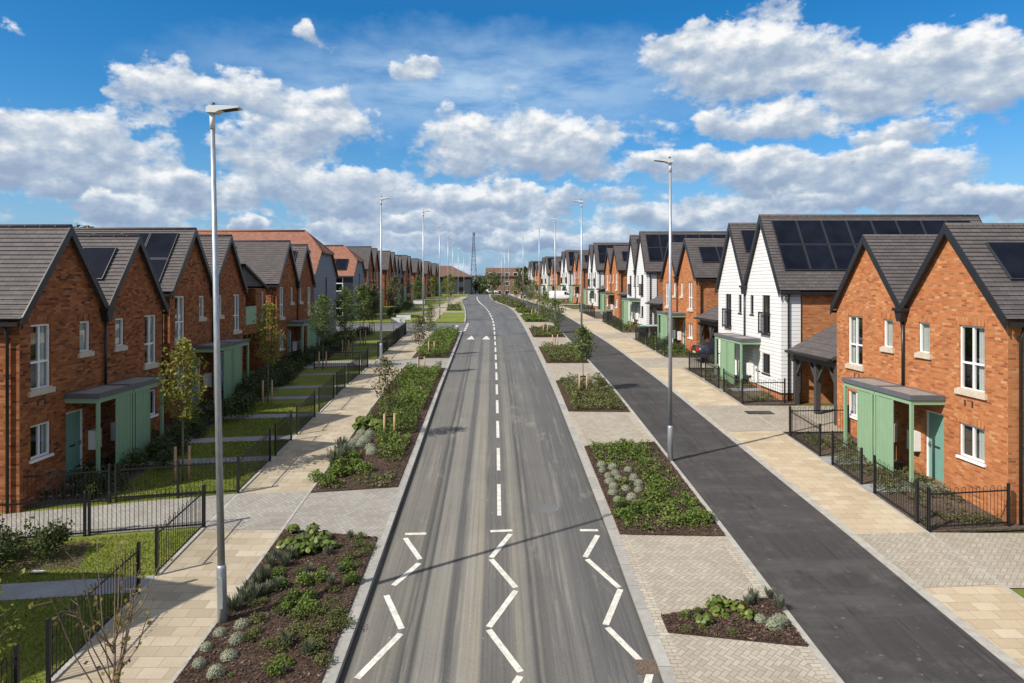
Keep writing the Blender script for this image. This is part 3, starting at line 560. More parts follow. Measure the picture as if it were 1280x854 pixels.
def make_house(kind, hw, E, Rz, D=9.5, sol=(), curtains=(1, 2, 2, 1, 1, 1), far=False, brick='brick_sun', clad=None, tall=(2.58, 3.6), small=(.7, 1.25), side_win=True):
    root = empty('semi_detached_house')
    bm_ = M[brick]; V = E + .12
    q = [(-hw, E), (hw, E)]
    up = [( -tall[1], -tall[0], 2.98, 4.80), (-small[1], -small[0], 3.82, 4.78), (small[0], small[1], 3.82, 4.78), (tall[0], tall[1], 2.98, 4.80)]
    gf = [(-tall[1], -tall[0], 1.08, 2.02), (tall[0], tall[1], 1.08, 2.02)]
    drs = [(-1.92, -1.0, .02, 2.1), (1.0, 1.92, .02, 2.1)]
    outer = [(hw, -1.6), (hw, E), (hw / 2, Rz), (0, V), (-hw / 2, Rz), (-hw, E), (-hw, -1.6)]
    w = MB()
    if clad:
        pz = .42; outc = [(hw, pz)] + outer[1:6] + [(-hw, pz)]
        c = MB(); facade(c, outc, up + gf + [(a, b, pz + .0001, d) for a, b, cc, d in drs], x=-.03)
        for s in (-1, 1):
            pts = [(-.03, s * (hw + .02), pz), (.85, s * (hw + .02), pz), (.85, s * (hw + .02), E), (-.03, s * (hw + .02), E)]
            c.face(pts if s < 0 else pts[::-1])
            c.face([(-.03, s * hw, pz), (-.03, s * (hw + .02), pz), (-.03, s * (hw + .02), E), (-.03, s * hw, E)])
        c.build('cladding', M[clad], root)
        for s in (-1, 1):
            for bx_ in ((.85, .89, s * hw - .03, s * hw + .03, pz - .04, E - .01), (-.05, .847, s * hw - .03, s * hw + .03, pz - .05, pz - .002), (-.05, -.001, min(s * (hw - .033), s * 2), max(s * (hw - .033), s * 2), pz - .05, pz - .002)):
                tr_ = MB(); tr_.box(*bx_); tr_.build('cladding_trim', M['char'], root)
        facade(w, [(hw, -1.6), (hw, pz), (-hw, pz), (-hw, -1.6)], [])
    else:
        facade(w, outer, up + gf + drs)
        for a, b, cc, d in up + gf:                # soldier courses over the openings
            zt = d + .002; wd = .07; ov = .12
            w.face([(-.004, b + ov, zt), (-.004, a - ov, zt), (-.004, a - ov, zt + .225), (-.004, b + ov, zt + .225)], uv=[(0, b + ov), (0, a - ov), (.225, a - ov), (.225, b + ov)])
    for s in (-1, 1):
        pts = [(0, s * hw, -1.6), (D, s * hw, -1.6), (D, s * hw, E), (0, s * hw, E)]
        w.face(pts if s < 0 else pts[::-1])
    w.face([(D, p[0], p[1]) for p in outer])
    w.build('wall', bm_, root)
    r = MB(); r.face([(.25, -hw, .0), (D, -hw, 0), (D, hw, 0), (.25, hw, 0)]); r.face([(.25, -hw, 2.55), (D, -hw, 2.55), (D, hw, 2.55), (.25, hw, 2.55)]); r.face([(3.5, -hw, 0), (3.5, hw, 0), (3.5, hw, E), (3.5, -hw, E)]); r.face([(.1, 0, 0), (3.5, 0, 0), (3.5, 0, E), (.1, 0, E)])
    r.build('interior', M['room'], root)
    for s in (-1, 1):
        o = (.02, .16) if s > 0 else (.16, .02)
        pitched_roof(root, s * hw / 2, hw / 2, Rz, E if 1 else V, -.16, D + .16, oh=o, far=far)
    for (gs, side, x0, cols, rows, s0) in sol: solar(root, gs * hw / 2, hw / 2, Rz, E, side, x0, cols, rows, s0)
    fr = 'char' if clad else 'upvc'; sl = ('char' if clad else 'stone'); gsl = ('char' if clad else 'upvc'); xo = .04 if clad else .07
    for i, (a, b, cc, d) in enumerate(up):
        tl = i in (0, 3)
        window(root, a, b, cc, d, x=xo, mull=1 if tl else 0, trans=(.42 if tl and not clad else None), frame=fr, sill=sl, curtain=curtains[i] if not far else 0)
    for i, (a, b, cc, d) in enumerate(gf): window(root, a, b, cc, d, x=xo, frame=fr, sill=gsl, curtain=curtains[4 + i] if not far else 0)
    if not clad:
        for s in (-1, 1):
            for j in (.25, .55): ab = MB(); ab.box(-.005, .02, s * (tall[0] + j) - .035, s * (tall[0] + j) + .035, 2.52, 2.70); ab.build('air_brick', M['char'], root)
    else:
        for s in (-1, 1):                          # glass and steel balconettes
            a, b = sorted((s * (tall[0] - .08), s * (tall[1] + .08))); jb = MB()
            for y in (a, b): jb.box(-.21, -.17, y - .02, y + .02, 2.95, 4.0)
            jb.box(-.21, -.17, a, b, 3.96, 4.0); jb.box(-.21, -.17, a, b, 2.98, 3.02)
            for i in range(1, 12): yy = a + (b - a) * i / 12; jb.box(-.196, -.184, yy - .007, yy + .007, 3.02, 3.96)
            for y in (a, b): jb.box(-.19, -.03, y - .015, y + .015, 3.9, 3.94); jb.box(-.19, -.03, y - .015, y + .015, 3.02, 3.06)
            jb.build('balcony_rail', M['rail'], root)
    for i, (a, b, cc, d) in enumerate(drs):
        xd = .10; dm = MB(); dm.box(xd, xd + .05, a + .06, b - .06, .03, d - .06)
        dr_ = dm.build('door', M['door_white' if clad else 'door'], root)
        f = MB(); f.box(xd - .03, xd + .06, a, a + .06, .02, d); f.box(xd - .03, xd + .06, b - .06, b, .02, d); f.box(xd - .03, xd + .06, a + .06, b - .06, d - .06, d); f.build('door_frame', M['upvc'], dr_)
        h = MB(); s = -1 if a < 0 else 1; yk = (b - .14) if s < 0 else (a + .14); h.box(xd - .05, xd, yk - .015, yk + .015, .98, 1.14); h.box(xd - .06, xd - .03, yk - .06, yk + .06, 1.05, 1.075); h.build('handle', M['metal'], dr_)
        lb = MB(); lb.box(xd - .012, xd - .001, (a + b) / 2 - .13, (a + b) / 2 + .13, 1.0, 1.06); lb.build('letter_slot', M['char'], dr_)
    # shared porch: flat roof, posts, slatted screens
    W = 1.97; P = 1.0; zt = 2.66
    pm = MB(); g_ = .07
    for (a, b) in ((-W, -.02), (.02, W)):
        pm.box(-P, -P + .06, a, b, zt - .26, zt - .12); pm.box(-P + .06, -.002 if not clad else -.032, a, a + .06, zt - .26, zt - .12); pm.box(-P + .06, -.002 if not clad else -.032, b - .06, b, zt - .26, zt - .12)
        pm.box(-P + .06, -.002 if not clad else -.032, a + .06, b - .06, zt - .15, zt - .12)
    po = pm.build('porch', M['green'], root)
    rm = MB()
    for (a, b) in ((-W - .04, -.004), (.004, W + .04)):
        rm.box(-P - .05, -.002 if not clad else -.032, a, b, zt - .119, zt - .03, 1); rm.box(-P + .03, -.06, a + .07, b - .07, zt - .03, zt - .005, 0)
        for (u0, u1, v0, v1) in ((-P - .05, -P + .03, a, b), (-.06, -.035, a, b), (-P + .03, -.06, a, a + .07), (-P + .03, -.06, b - .07, b)): rm.box(u0, u1, v0, v1, zt - .03, zt + .025, 1)
    rm.build('porch_roof', [M['canopy'], M['canopy_edge']], po)
    for y in (-W + .05, 0, W - .05):
        p_ = MB(); p_.box(-P + .0, -P + .085, y - .045, y + .045, -.7, zt - .26); p_.build('post', M['green'], po)
    for s in (-1, 1):
        p_ = MB(); ya, yb = sorted((s * .16, s * 1.0))
        n = 9
        for i in range(n):
            a = ya + (yb - ya) * i / n; p_.box(-P + .02, -P + .055 , a, a + (yb - ya) / n - .014, .1, zt - .27)
        p_.box(-P + .055, -P + .075, ya, yb, .15, .21); p_.box(-P + .055, -P + .075, ya, yb, 2.2, 2.26)
        p_.box(-P + .0, -P + .02, ya - .04, ya + .02, .02, zt - .26); p_.box(-P + .0, -P + .02, yb - .02, yb + .04, .02, zt - .26)
        p_.build('screen_panel', M['green'], po)
    for s in (-1, 1):
        mb_ = MB(); y = s * .62; mb_.box(-.20, -.002 if not clad else -.032, y - .2, y + .2, .75, 1.35); mb_.box(-.21, -.2, y - .17, y + .17, .78, 1.32); mb_.build('meter_box', M['white'], root)
    for s in (-1, 1): st = MB(); st.box(-P, .1, min(s * .9, s * 2), max(s * .9, s * 2), -.9, .0); st.build('step', M['path'], root)
    # gutters, hopper, downpipe
    for s in (-1, 1):
        gt = MB(); k = (Rz - E) / (hw / 2); yy = s * (hw + .21); zz_ = E - .16 * k + .0
        gt.box(-.12, D + .1, yy - .055, yy + .055, zz_ - .1, zz_ - .0); gt.box(-.02, D, s * hw + (.003 if s > 0 else -.16), s * hw + (.16 if s > 0 else -.003), zz_ - .06, zz_ - .02)
        gt.build('gutter', M['black'], root)
    dp = MB(); xo2 = -.06 if not clad else -.09
    dp.prism([(-.2, V - .16), (-.09, V - .5), (.09, V - .5), (.2, V - .16)], 0, -.24, -.002 if not clad else -.032); dp.box(-.3, -.0 if not clad else -.032, -.24, .24, V - .16, V - .06); dp.tube([(xo2 - .02, 0, V - .48), (xo2 - .02, 0, zt)], .042, 8)
    dp.build('downpipe', M['black'], root)
    for s in (-1, 1): d2 = MB(); d2.tube([(.28, s * (hw + .19), E - .3), (.28, s * (hw + .07), E - .65), (.28, s * (hw + .07), -1.0)], .04, 8); d2.build('downpipe', M['black'], root)
    for s in (-1, 1): fl = MB(); fl.box(3.0, 3.2, s * hw / 2 + .22, s * hw / 2 + .42, Rz - .42, Rz - .28); fl.build('roof_vent', M['char'], root)
    return root

G_R = 'twin gabled houses along the right side'; G_L = 'twin gabled houses along the left side'
def put(o, X, yc, frel, side, label, group, tw=0):
    o.location = (X, yc, CAMZ + frel); o.rotation_euler = (0, 0, (math.pi if side < 0 else 0) + R(tw)); tag(o, label, 'house', group); return o
# prototypes
hb_r = make_house('brick', 4.45, 5.14, 7.60, 9.6, sol=((-1, -1, .6, 2, 1, .8),), brick='brick_sun', curtains=(3, 2, 2, 1, 3, 1))
put(hb_r, 13.2, 22.1, -5.90, 1, 'orange brick twin gabled house nearest on the right, beside the lawn corner', G_R)
hw_r = make_house('white', 4.35, 5.2, 8.55, 10.2, sol=((-1, -1, .3, 8, 2, .36), (1, -1, .35, 4, 1, .5)), brick='brick_sun', clad='clad_white', tall=(2.2, 3.1), small=(.62, 1.05), curtains=(0, 0, 0, 0, 0, 0))
put(hw_r, 12.8, 35.1, -5.22, 1, 'white boarded twin gabled house with the largest solar roof, nearest of the white ones', G_R)
hb_l = make_house('brick', 3.88, 5.1, 7.55, 9.5, sol=((-1, 1, .4, 4, 1, .6),), brick='brick_shaded', tall=(2.6, 3.45), curtains=(1, 2, 2, 3, 0, 1))
put(hb_l, -12.8, 22.15, -5.86, -1, 'shaded red brick twin gabled house nearest on the left with teal door', G_L)
hb_l2 = copy_tree(hb_l, None, skip=('solar_panel',))
solar(hb_l2, 3.88 / 2, 3.88 / 2, 7.55, 5.1, 1, .45, 5, 2, .3)
put(hb_l2, -12.97, 30.9, -5.2, -1, 'red brick twin gabled house with tall solar array, second on the left', G_L)
RIGHT = [('b', 12.8, 48.4, -4.5, 0, 'orange brick twin gabled house between the dark car and the wheelie bins'),
         ('w', 12.8, 62.9, -3.78, 0, 'white boarded twin gabled house standing behind the wheelie bins'),
         ('b', 12.8, 76.6, -3.36, 0, 'third orange brick twin gabled house along the right side'),
         ('w', 12.7, 91.2, -2.98, 0, 'third white boarded twin gabled house along the right side, by the white van'),
         ('b', 12.3, 105.2, -2.45, 2, 'fourth orange brick twin gabled house along the right side'),
         ('w', 11.7, 119.3, -2.45, 3, 'fourth white boarded twin gabled house along the right side'),
         ('b', 10.9, 132.5, -2.4, 3, 'fifth orange brick twin gabled house along the right side'),
         ('w', 10.0, 145.5, -2.4, 4, 'fifth white boarded twin gabled house along the right side'),
         ('b', 9.2, 158.5, -2.35, 4, 'sixth orange brick twin gabled house along the right side'),
         ('w', 8.3, 172, -2.35, 4, 'farthest white boarded twin gabled house along the right side')]
FARSKIP = ('interior', 'air_brick', 'letter_slot', 'handle', 'roof_vent', 'step', 'curtain')
for kd, X, yc, fz, tw, lab in RIGHT:
    o = copy_tree(hb_r if kd == 'b' else hw_r, None, FARSKIP if yc > 70 else ()); put(o, X, yc, fz, 1, lab, G_R, tw)
LEFT = [(-12.97, 44.0, -4.85, 0, 'red brick twin gabled house before the grey clad block, third on the left', True),
        (-14.8, 81, -3.05, 0, 'red brick twin gabled house just past the red tiled grey houses', False), (-15.1, 97, -2.72, 0, 'fifth red brick twin gabled house along the left side', True),
        (-15.1, 115, -2.5, -1, 'sixth red brick twin gabled house along the left side', True), (-15.0, 130, -2.45, -2, 'seventh red brick twin gabled house along the left side', True),
        (-14.6, 145, -2.4, -2, 'eighth red brick twin gabled house along the left side', True), (-14.2, 159, -2.35, -3, 'farthest red brick twin gabled house along the left side', True)]
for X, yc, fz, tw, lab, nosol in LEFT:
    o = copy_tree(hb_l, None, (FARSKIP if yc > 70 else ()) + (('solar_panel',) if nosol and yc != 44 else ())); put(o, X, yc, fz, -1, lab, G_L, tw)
o = copy_tree(hb_l2, None); put(o, -13.2, 8.3, -6.55, -1, 'red brick twin gabled house off the left edge, shading the near lawn', G_L)
hg = make_house('grey', 3.3, 5.0, 7.3, 9, brick='brick_shaded', clad='clad_grey', tall=(2.0, 2.75), small=(.6, 1.0), far=True)
put(hg, -15.4, 106.3, -2.6, -1, 'small grey boarded twin gabled house among the far red brick ones', G_L)

def link_block(X, Y0, Y1, frel, side, label):
    """single bay over a car space beside a house: brick front, recessed balcony, lean-to roof"""
    r = empty('link_block', (X, (Y0 + Y1) / 2, CAMZ + frel)); h = (Y1 - Y0) / 2; E = 5.0
    tag(r, label, 'building'); w = MB()
    s = 1 if side > 0 else -1
    def q(pts): w.face([(s * -1 * -1 * p[0], p[1], p[2]) for p in pts])
    f = MB(); facade(f, [(h, 2.5), (h, E), (-h, E), (-h, 2.5)], [(-.1, h - .35, 3.0, 4.85), (-h + .3, -h + .75, 3.2, 4.7)], depth=.9)
    for p, c in (((h, h), 0), ((-h, -h), 0)): f.face([(0, p[0], -1.2), (6, p[0], -1.2), (6, p[0], E), (0, p[0], E)])
    f.face([(0, -h, 2.5), (6, -h, 2.5), (6, h, 2.5), (0, h, 2.5)]); f.face([(.9, -.2, 2.9), (.9, h - .3, 2.9), (.9, h - .3, 4.9), (.9, -.2, 4.9)]); f.face([(6, -h, -1.2), (6, h, -1.2), (6, h, E + .8), (6, -h, E + .8)])
    f.build('wall', M['brick_shaded'], r)
    b = MB(); b.box(-.03, .03, -.12, h - .33, 3.0, 3.95); b.build('balcony_panel', M['green'], r)
    window(r, -h + .3, -h + .75, 3.2, 4.7, mull=0)
    t_ = MB(); yl, yh = (h + .2, -h) if s < 0 else (h + .2, -h)
    # lean-to roof rises towards the neighbour on the near side
    zl, zh = E - .05, E + 1.15; near = (h if s < 0 else -h); farr = -near
    t_.face([(-.15, near, zh), (6, near, zh), (6, farr, zl), (-.15, farr, zl)]); t_.face([(-.15, near, zh - .12), (6, near, zh - .12), (6, farr, zl - .12), (-.15, farr, zl - .12)])
    t_.face([(-.15, near, zh), (-.15, farr, zl), (-.15, farr, zl - .12), (-.15, near, zh - .12)]); t_.face([(-.15, farr, zl), (6, farr, zl), (6, farr, zl - .12), (-.15, farr, zl - .12)]); t_.face([(0, near, E - .1), (0, farr, E - .1), (0, near, zh - .1)])
    t_.build('roof', M['tile'], r)
    r.rotation_euler = (0, 0, math.pi if side < 0 else 0); return r
link_block(-13.0, 34.85, 38.3, -5.0, -1, 'brick bay with green balcony panel linking to the second left brick house')
lb = link_block(-15.2, 85.2, 88.6, -2.9, -1, 'brick bay with green balcony panel among the far left brick houses')

def carport(X, Y0, Y1, frel, label):
    r = empty('carport', (X, (Y0 + Y1) / 2, CAMZ + frel)); tag(r, label, 'carport', 'carports between the right houses'); h = (Y1 - Y0) / 2 - .08; D = 5.6; half = D / 2
    ez = 2.75; rz = 4.45; t_ = MB(); n = 8
    for sgn in (-1, 1):
        L = math.hypot(half + .25, rz - ez)
        for i in range(n):
            a, b = i / n, (i + 1) / n
            xa = half + sgn * (half + .25) * a; xb = half + sgn * (half + .25) * b; za = rz + (ez - rz) * a; zb = rz + (ez - rz) * b + .03
            t_.face([(xa, -h, za), (xa, h, za), (xb, h, zb), (xb, -h, zb)], uv=[(-h, -a * L), (h, -a * L), (h, -b * L), (-h, -b * L)])
            t_.face([(xb, -h, zb), (xb, h, zb), (xb, h, zb - .03), (xb, -h, zb - .03)])
        xe = half + sgn * (half + .25); t_.face([(xe, -h, ez + .03), (xe, h, ez + .03), (xe, h, ez - .1), (xe, -h, ez - .1)]); t_.face([(half, -h, rz - .1), (half, h, rz - .1), (xe, h, ez - .1), (xe, -h, ez - .1)])
    for y in (-h, h): t_.face([(-.25, y, ez), (half, y, rz), (D + .25, y, ez)])
    ro_ = t_.build('roof', M['tile'], r)
    g = MB(); g.box(-.38, -.25, -h, h, ez - .08, ez + .02); g.build('gutter', M['black'], ro_)
    b = MB(); b.box(.02, .18, -h, h, ez - .36, ez - .12); b.box(.02, .18, h - .6, h - .5, ez - .12, ez); b.build('beam', M['timber_dark'], r)
    for y, br in ((-h + .12, (1,)), (h - .12, (-1,)), (-.15, (-1, 1))):
        p = MB(); p.box(.0, .2, y - .1, y + .1, -1.2, ez - .36)
        for s in br: p.bar((.1, y + s * .05, ez - 1.1), (.1, y + s * .65, ez - .34), .1, .1)
        p.build('post', M['timber_dark'], r)
    w = MB(); w.box(4.4, 4.55, -h, h, -1.2, 2.3); w.build('rear_wall', M['brick_sun'], r)
    d = MB(); d.box(4.3, 4.4, .3, 1.2, .0, 2.0); d.build('store_door', M['white'], r)
    return r
cpn = ['by the nearest right brick house', 'sheltering the dark parked car', 'behind the wheelie bins', 'past the second white boarded house', 'far along the right side']
for i, (X, a, b, fz) in enumerate(((13.25, 26.6, 30.7, -5.62), (12.95, 39.5, 43.85, -4.75), (12.95, 52.95, 58.35, -4.15), (12.95, 67.3, 71.95, -3.6), (12.8, 81.1, 86.75, -3.1))):
    carport(X, a, b, fz, 'dark timber carport with tiled roof ' + cpn[i])

# grey clad houses with half-hipped red tile roofs on the side street
def hip_house(X, Y0, Y1, frel, E, Rz, D, label, clad, front=True, hipx=1.6, tile='tile_red', big=False):
    r = empty('half_hipped_house', (X, (Y0 + Y1) / 2, CAMZ + frel)); tag(r, label, 'house', 'grey clad houses with red roofs'); h = (Y1 - Y0) / 2; hz = E + (Rz - E) * .5; hy = h * .5
    w = MB(); o = [(h, -1.2), (h, E), (hy, hz), (-hy, hz), (-h, E), (-h, -1.2)]
    wins = [(-.35, .05, 3.0, 5.0)] if E > 4 else []
    facade(w, o, wins); w.face([(D, p[0], p[1]) for p in o])
    fw = MB(); loops = [(.0, D)]
    side_holes = [(1.0, 2.5, 3.1, 4.7), (1.0, 2.5, .6, 2.2)] if front else []
    L = [[Vector((0, -1.2, 0)), Vector((D, -1.2, 0)), Vector((D, E, 0)), Vector((0, E, 0))]] + [[Vector((a, c, 0)), Vector((b, c, 0)), Vector((b, d, 0)), Vector((a, d, 0))] for a, b, c, d in side_holes]
    fl = [p for l in L for p in l]
    for tri in tessellate_polygon(L): w.face([(fl[i].x, h, fl[i].y) for i in tri], uv=[(fl[i].x, fl[i].y) for i in tri], m=1)
    w.face([(0, -h, -1.2), (D, -h, -1.2), (D, -h, E), (0, -h, E)])
    w.build('wall', [M[clad], M['clad_dark']], r)
    for a, b, c, d in wins: window(r, a, b, c, d, mull=0, frame='char', sill=None)
    for a, b, c, d in side_holes:
        f = MB(); wd = .07; y = h - .06
        for (p0, p1, q0, q1) in ((a, a + wd, c, d), (b - wd, b, c, d), (a + wd, b - wd, c, c + wd), (a + wd, b - wd, d - wd, d), ((a + b) / 2 - .05, (a + b) / 2 + .05, c + wd, d - wd)): f.box(p0, p1, y - .03, y + .04, q0, q1)
        f.box(a + wd, (a + b) / 2 - .05, y - .03, y + .038, c + .75, c + .85); f.box((a + b) / 2 + .05, b - wd, y - .03, y + .038, c + .75, c + .85)
        fo = f.build('window', M['upvc'], r); g = MB(); g.face([(a, y, c), (b, y, c), (b, y, d), (a, y, d)]); g.build('pane', M['glass'], fo)
    k = (Rz - E) / h; oh = .22; t_ = MB()
    A = lambda x, y, z: (x, y, z + .08)
    for s in (-1, 1):
        e = s * (h + oh); ez = E - oh * k
        t_.face([A(-.15, e, ez), A(-.15, s * hy, hz), A(hipx, 0, Rz), A(D + .15, 0, Rz), A(D + .15, e, ez)])
        t_.face([A(-.15, e, ez - .1), A(D + .15, e, ez - .1), A(D + .15, e, ez), A(-.15, e, ez)])
        t_.face([A(-.15, e, ez), A(-.15, s * hy, hz), A(-.15, s * hy, hz - .12), A(-.15, e, ez - .12)])
    t_.face([A(-.25, hy + .08, hz - .1), A(-.25, -hy - .08, hz - .1), A(hipx, 0, Rz)]); t_.face([A(-.25, hy + .08, hz - .2), A(-.25, -hy - .08, hz - .2), A(-.25, -hy - .08, hz - .1), A(-.25, hy + .08, hz - .1)])
    ro_ = t_.build('roof', M[tile], r)
    c = MB(); c.tube([(hipx, 0, Rz + .1), (D + .15, 0, Rz + .1)], .09, 6); c.tube([(hipx, 0, Rz + .1), (-.2, hy + .04, hz + .0)], .07, 6); c.tube([(hipx, 0, Rz + .1), (-.2, -hy - .04, hz + .0)], .07, 6); c.build('ridge', M[tile], ro_)
    g = MB(); g.box(-.1, D, h + oh - .02, h + oh + .08, E - oh * k - .08, E - oh * k + .04); g.build('gutter', M['char'], r)
    solar(r, 0, h, Rz, E, 1, .75, 3, 1, math.hypot(h, Rz - E) * .5, pw=1.25, ph=min(1.65, math.hypot(h, Rz - E) * .44))
    r.rotation_euler = (0, 0, math.pi); return r
hip_house(-13.35, 49.6, 56.4, -4.3, 5.3, 8.5, 10, 'grey boarded house with long red tiled half hipped roof, nearer of the two', 'clad_grey', front=False)
hip_house(-14.5, 68.4, 74.4, -3.6, 4.8, 7.75, 9.5, 'dark boarded house with red tiled half hipped roof beyond the side street', 'clad_grey')

# far buildings
def far_house(name, x0, x1, y0, y1, zb, eave, ridge, wall, tile, label, nwin=4, rows=2, hip=False, frame='white'):
    r = empty(name, ((x0 + x1) / 2, (y0 + y1) / 2, CAMZ + zb)); tag(r, label, 'house', 'houses at the far end of the road'); a = (x1 - x0) / 2; b = (y1 - y0) / 2
    w = MB(); w.box(-a, a, -b, b, -1, eave)
    if not hip:
        for s in (-1, 1): w.face([(s * a, -b, eave), (s * a, b, eave), (s * a, 0, ridge)])
    w.build('wall', M[wall], r)
    t_ = MB(); o = .4; hx = a - (b if hip else -o); k = (ridge - eave) / b; ez = eave - o * k
    ex = a + o
    for s in (-1, 1):
        t_.face([(-ex, s * (b + o), ez + .1), (ex, s * (b + o), ez + .1), (hx, 0, ridge + .1), (-hx, 0, ridge + .1)]); t_.face([(-ex, s * (b + o), ez - .1), (ex, s * (b + o), ez - .1), (ex, s * (b + o), ez + .1), (-ex, s * (b + o), ez + .1)])
        if hip: t_.face([(s * ex, -b - o, ez + .1), (s * ex, b + o, ez + .1), (s * hx, 0, ridge + .1)])
        else: t_.face([(s * ex, -b - o, ez - .1), (s * ex, -b - o, ez + .1), (s * ex, 0, ridge + .1), (s * ex, 0, ridge - .1)]); t_.face([(s * ex, b + o, ez - .1), (s * ex, b + o, ez + .1), (s * ex, 0, ridge + .1), (s * ex, 0, ridge - .1)])
    t_.build('roof', M[tile], r)
    for i in range(nwin):
        for j in range(rows):
            xx = -a + (i + .5) * 2 * a / nwin; zz_ = .9 + j * 2.7; f = MB(); f.box(xx - .7, xx + .7, -b - .08, -b - .002, zz_, zz_ + 1.25); fo = f.build('window', M[frame], r)
            g = MB(); g.face([(xx - .6, -b - .084, zz_ + .1), (xx + .6, -b - .084, zz_ + .1), (xx + .6, -b - .084, zz_ + 1.15), (xx - .6, -b - .084, zz_ + 1.15)]); g.build('pane', M['carglass'], fo)
    return r
far_house('terraced_house', -3.2, 9.0, 205, 215, -3.4, 6.6, 9.0, 'brick_far', 'tile_brown', 'brown roofed brick terrace facing down the far end of the road', 5, 3)
far_house('detached_house', -30.0, -7.6, 193, 205, -2.3, 5.2, 8.2, 'clad_dark', 'tile_brown', 'dark boarded house with hipped brown roof at the left of the road end', 4, 2, True, 'char')
far_house('detached_house', -9.8, -5.0, 262, 272, -2.5, 3.4, 6.4, 'brick_far', 'tile_brown', 'low house with pyramid red roof far beyond the road end', 2, 1, True)

# ------------------------------------------------------------------ lamp posts
def make_lamp():
    r = empty('street_lamp')
    p = MB(); p.tube([(0, 0, -.3), (0, 0, 1.1), (0, 0, 1.16)], [.09, .09, .075], 14); p.build('pole_base', M['galv'], r)
    p = MB(); p.tube([(0, 0, 1.16), (0, 0, 5), (0, 0, 9.82)], [.07, .058, .042], 12); s_ = p.build('shaft', M['galv'], r)
    c = MB(); c.tube([(0, 0, 9.55), (0, 0, 9.86)], .052, 10); c.build('spigot', M['lantern'], s_)
    d = MB(); d.box(-.05, .05, -.096, -.088, .35, .95); d.build('access_door', M['galv'], r)
    l = MB()
    prof = [(-.08, 9.86), (.09, 9.85), (.17, 9.89), (.55, 9.935), (.55, 9.96), (.22, 9.985), (-.02, 9.99), (-.08, 9.955)]
    l.prism([(a, z) for a, z in prof], 1, -.11, .11); lo = l.build('lantern', M['lantern'], r)
    g = MB(); g.face([(.22, -.08, 9.892), (.5, -.08, 9.925), (.5, .08, 9.925), (.22, .08, 9.892)]); g.build('diffuser', M['char'], lo)
    f = MB(); f.tube([(.02, 0, 9.99), (.02, 0, 10.06)], .035, 8); f.build('photocell', M['char'], lo)
    return r
lamp = make_lamp()
LAMPS = [(-5.30, 13.15, 0, 'tall leaning grey steel lamp post, nearest on the left footway edge'), (-7.05, 41.3, 0, 'grey steel lamp post at the railings by the second left block crossing'), (-5.75, 52.8, 0, 'grey steel lamp post beside the bed before the left side street'),
         (-6.1, 71.7, 0, 'grey steel lamp post just past the left side street'), (-6.9, 95, 0, 'fifth grey steel lamp post along the left side'), (-7.6, 116, 0, 'sixth grey steel lamp post along the left side'), (-7.9, 137, 0, 'seventh grey steel lamp post along the left side'), (-7.8, 158, 0, 'farthest grey steel lamp post along the left side'),
         (5.72, 22.6, 180, 'nearest grey lamp post on the right, between planting bed and service road'), (5.35, 43.5, 180, 'second grey lamp post along the service road, behind a small tree'), (5.3, 63, 180, 'third grey lamp post along the service road'), (4.98, 81.7, 180, 'fourth grey lamp post along the service road'),
         (3.8, 101.5, 180, 'fifth grey lamp post along the service road'), (1.95, 121, 180, 'sixth grey lamp post along the service road'), (1.5, 141, 180, 'seventh grey lamp post along the service road'), (.9, 162, 180, 'farthest grey lamp post along the service road')]
for i, (x, y, a, lab) in enumerate(LAMPS):
    o = lamp if i == 0 else copy_tree(lamp); o.location = (x, y, gz(y) + .06); o.rotation_euler = (0, R(-1.15) if i == 0 else 0, R(a)); tag(o, lab, 'street lamp', 'tall grey street lamps')

# ------------------------------------------------------------------ railings
def railing(A, B, label, group, dz=.08, h=1.06, bow=True, npost=None):
    ax, ay = A; bx, by = B; L = math.hypot(bx - ax, by - ay); za, zb = gz(ay) + dz, gz(by) + dz
    r = empty('railing_panel', (ax, ay, za)); tag(r, label, 'railing', group)
    d = Vector((bx - ax, by - ay, 0)) / L; sl = (zb - za) / L
    P_ = lambda s, z: (d.x * s, d.y * s, sl * s + z)
    ps = [0, L] if L < 3.0 else [0, L / 2, L]
    for s in ps:
        p = MB(); x, y, z = P_(s, 0); p.box(x - .028, x + .028, y - .028, y + .028, z - .2, z + h + .03); p.tube([(x, y, z + h + .03), (x, y, z + h + .055)], [.03, .012], 6); p.build('post', M['rail'], r)
    g = MB(); g.bar(P_(0, .1), P_(L, .1), .012, .04); g.bar(P_(0, h - .14), P_(L, h - .14), .012, .04)
    n = max(4, int(L / .105)); n += n % 2; sp = L / n
    for i in range(1, n): g.tube([P_(i * sp, .06), P_(i * sp, h - .05 if bow else h - .14)], .0075, 4, cap=False)
    if bow:
        for i in range(1, n - 1, 2):
            c = (i + .5) * sp; pts = [P_(c - sp / 2 * math.cos(a), h - .05 + sp / 2 * math.sin(a)) for a in (0, math.pi / 4, math.pi / 2, 3 * math.pi / 4, math.pi)]
            g.tube(pts, .0075, 4, cap=False)
    g.build('bow_top_bars', M['rail'], r); return r
GL, GR = 'black bow top railings along the left footway', 'black bow top railings in front of the right houses'
lx = -7.47
ordw = ['first', 'second', 'third', 'fourth', 'fifth', 'sixth', 'seventh', 'eighth', 'ninth', 'tenth', 'eleventh', 'twelfth', 'thirteenth', 'fourteenth', 'fifteenth', 'sixteenth']
segs = [(7.4, 10.6), (11.35, 14.2), (14.95, 17.35), (19.65, 22.4), (22.95, 24.7), (25.4, 27.85), (28.55, 31.1), (31.75, 33.4), (34.1, 36.9), (37.45, 39.25), (42.5, 46), (46.4, 50), (50.4, 55.6)]
for i, (a, b) in enumerate(segs): railing((lx, a), (lx, b), f'black railing panel along the left footway, {ordw[i]} from the front', GL)
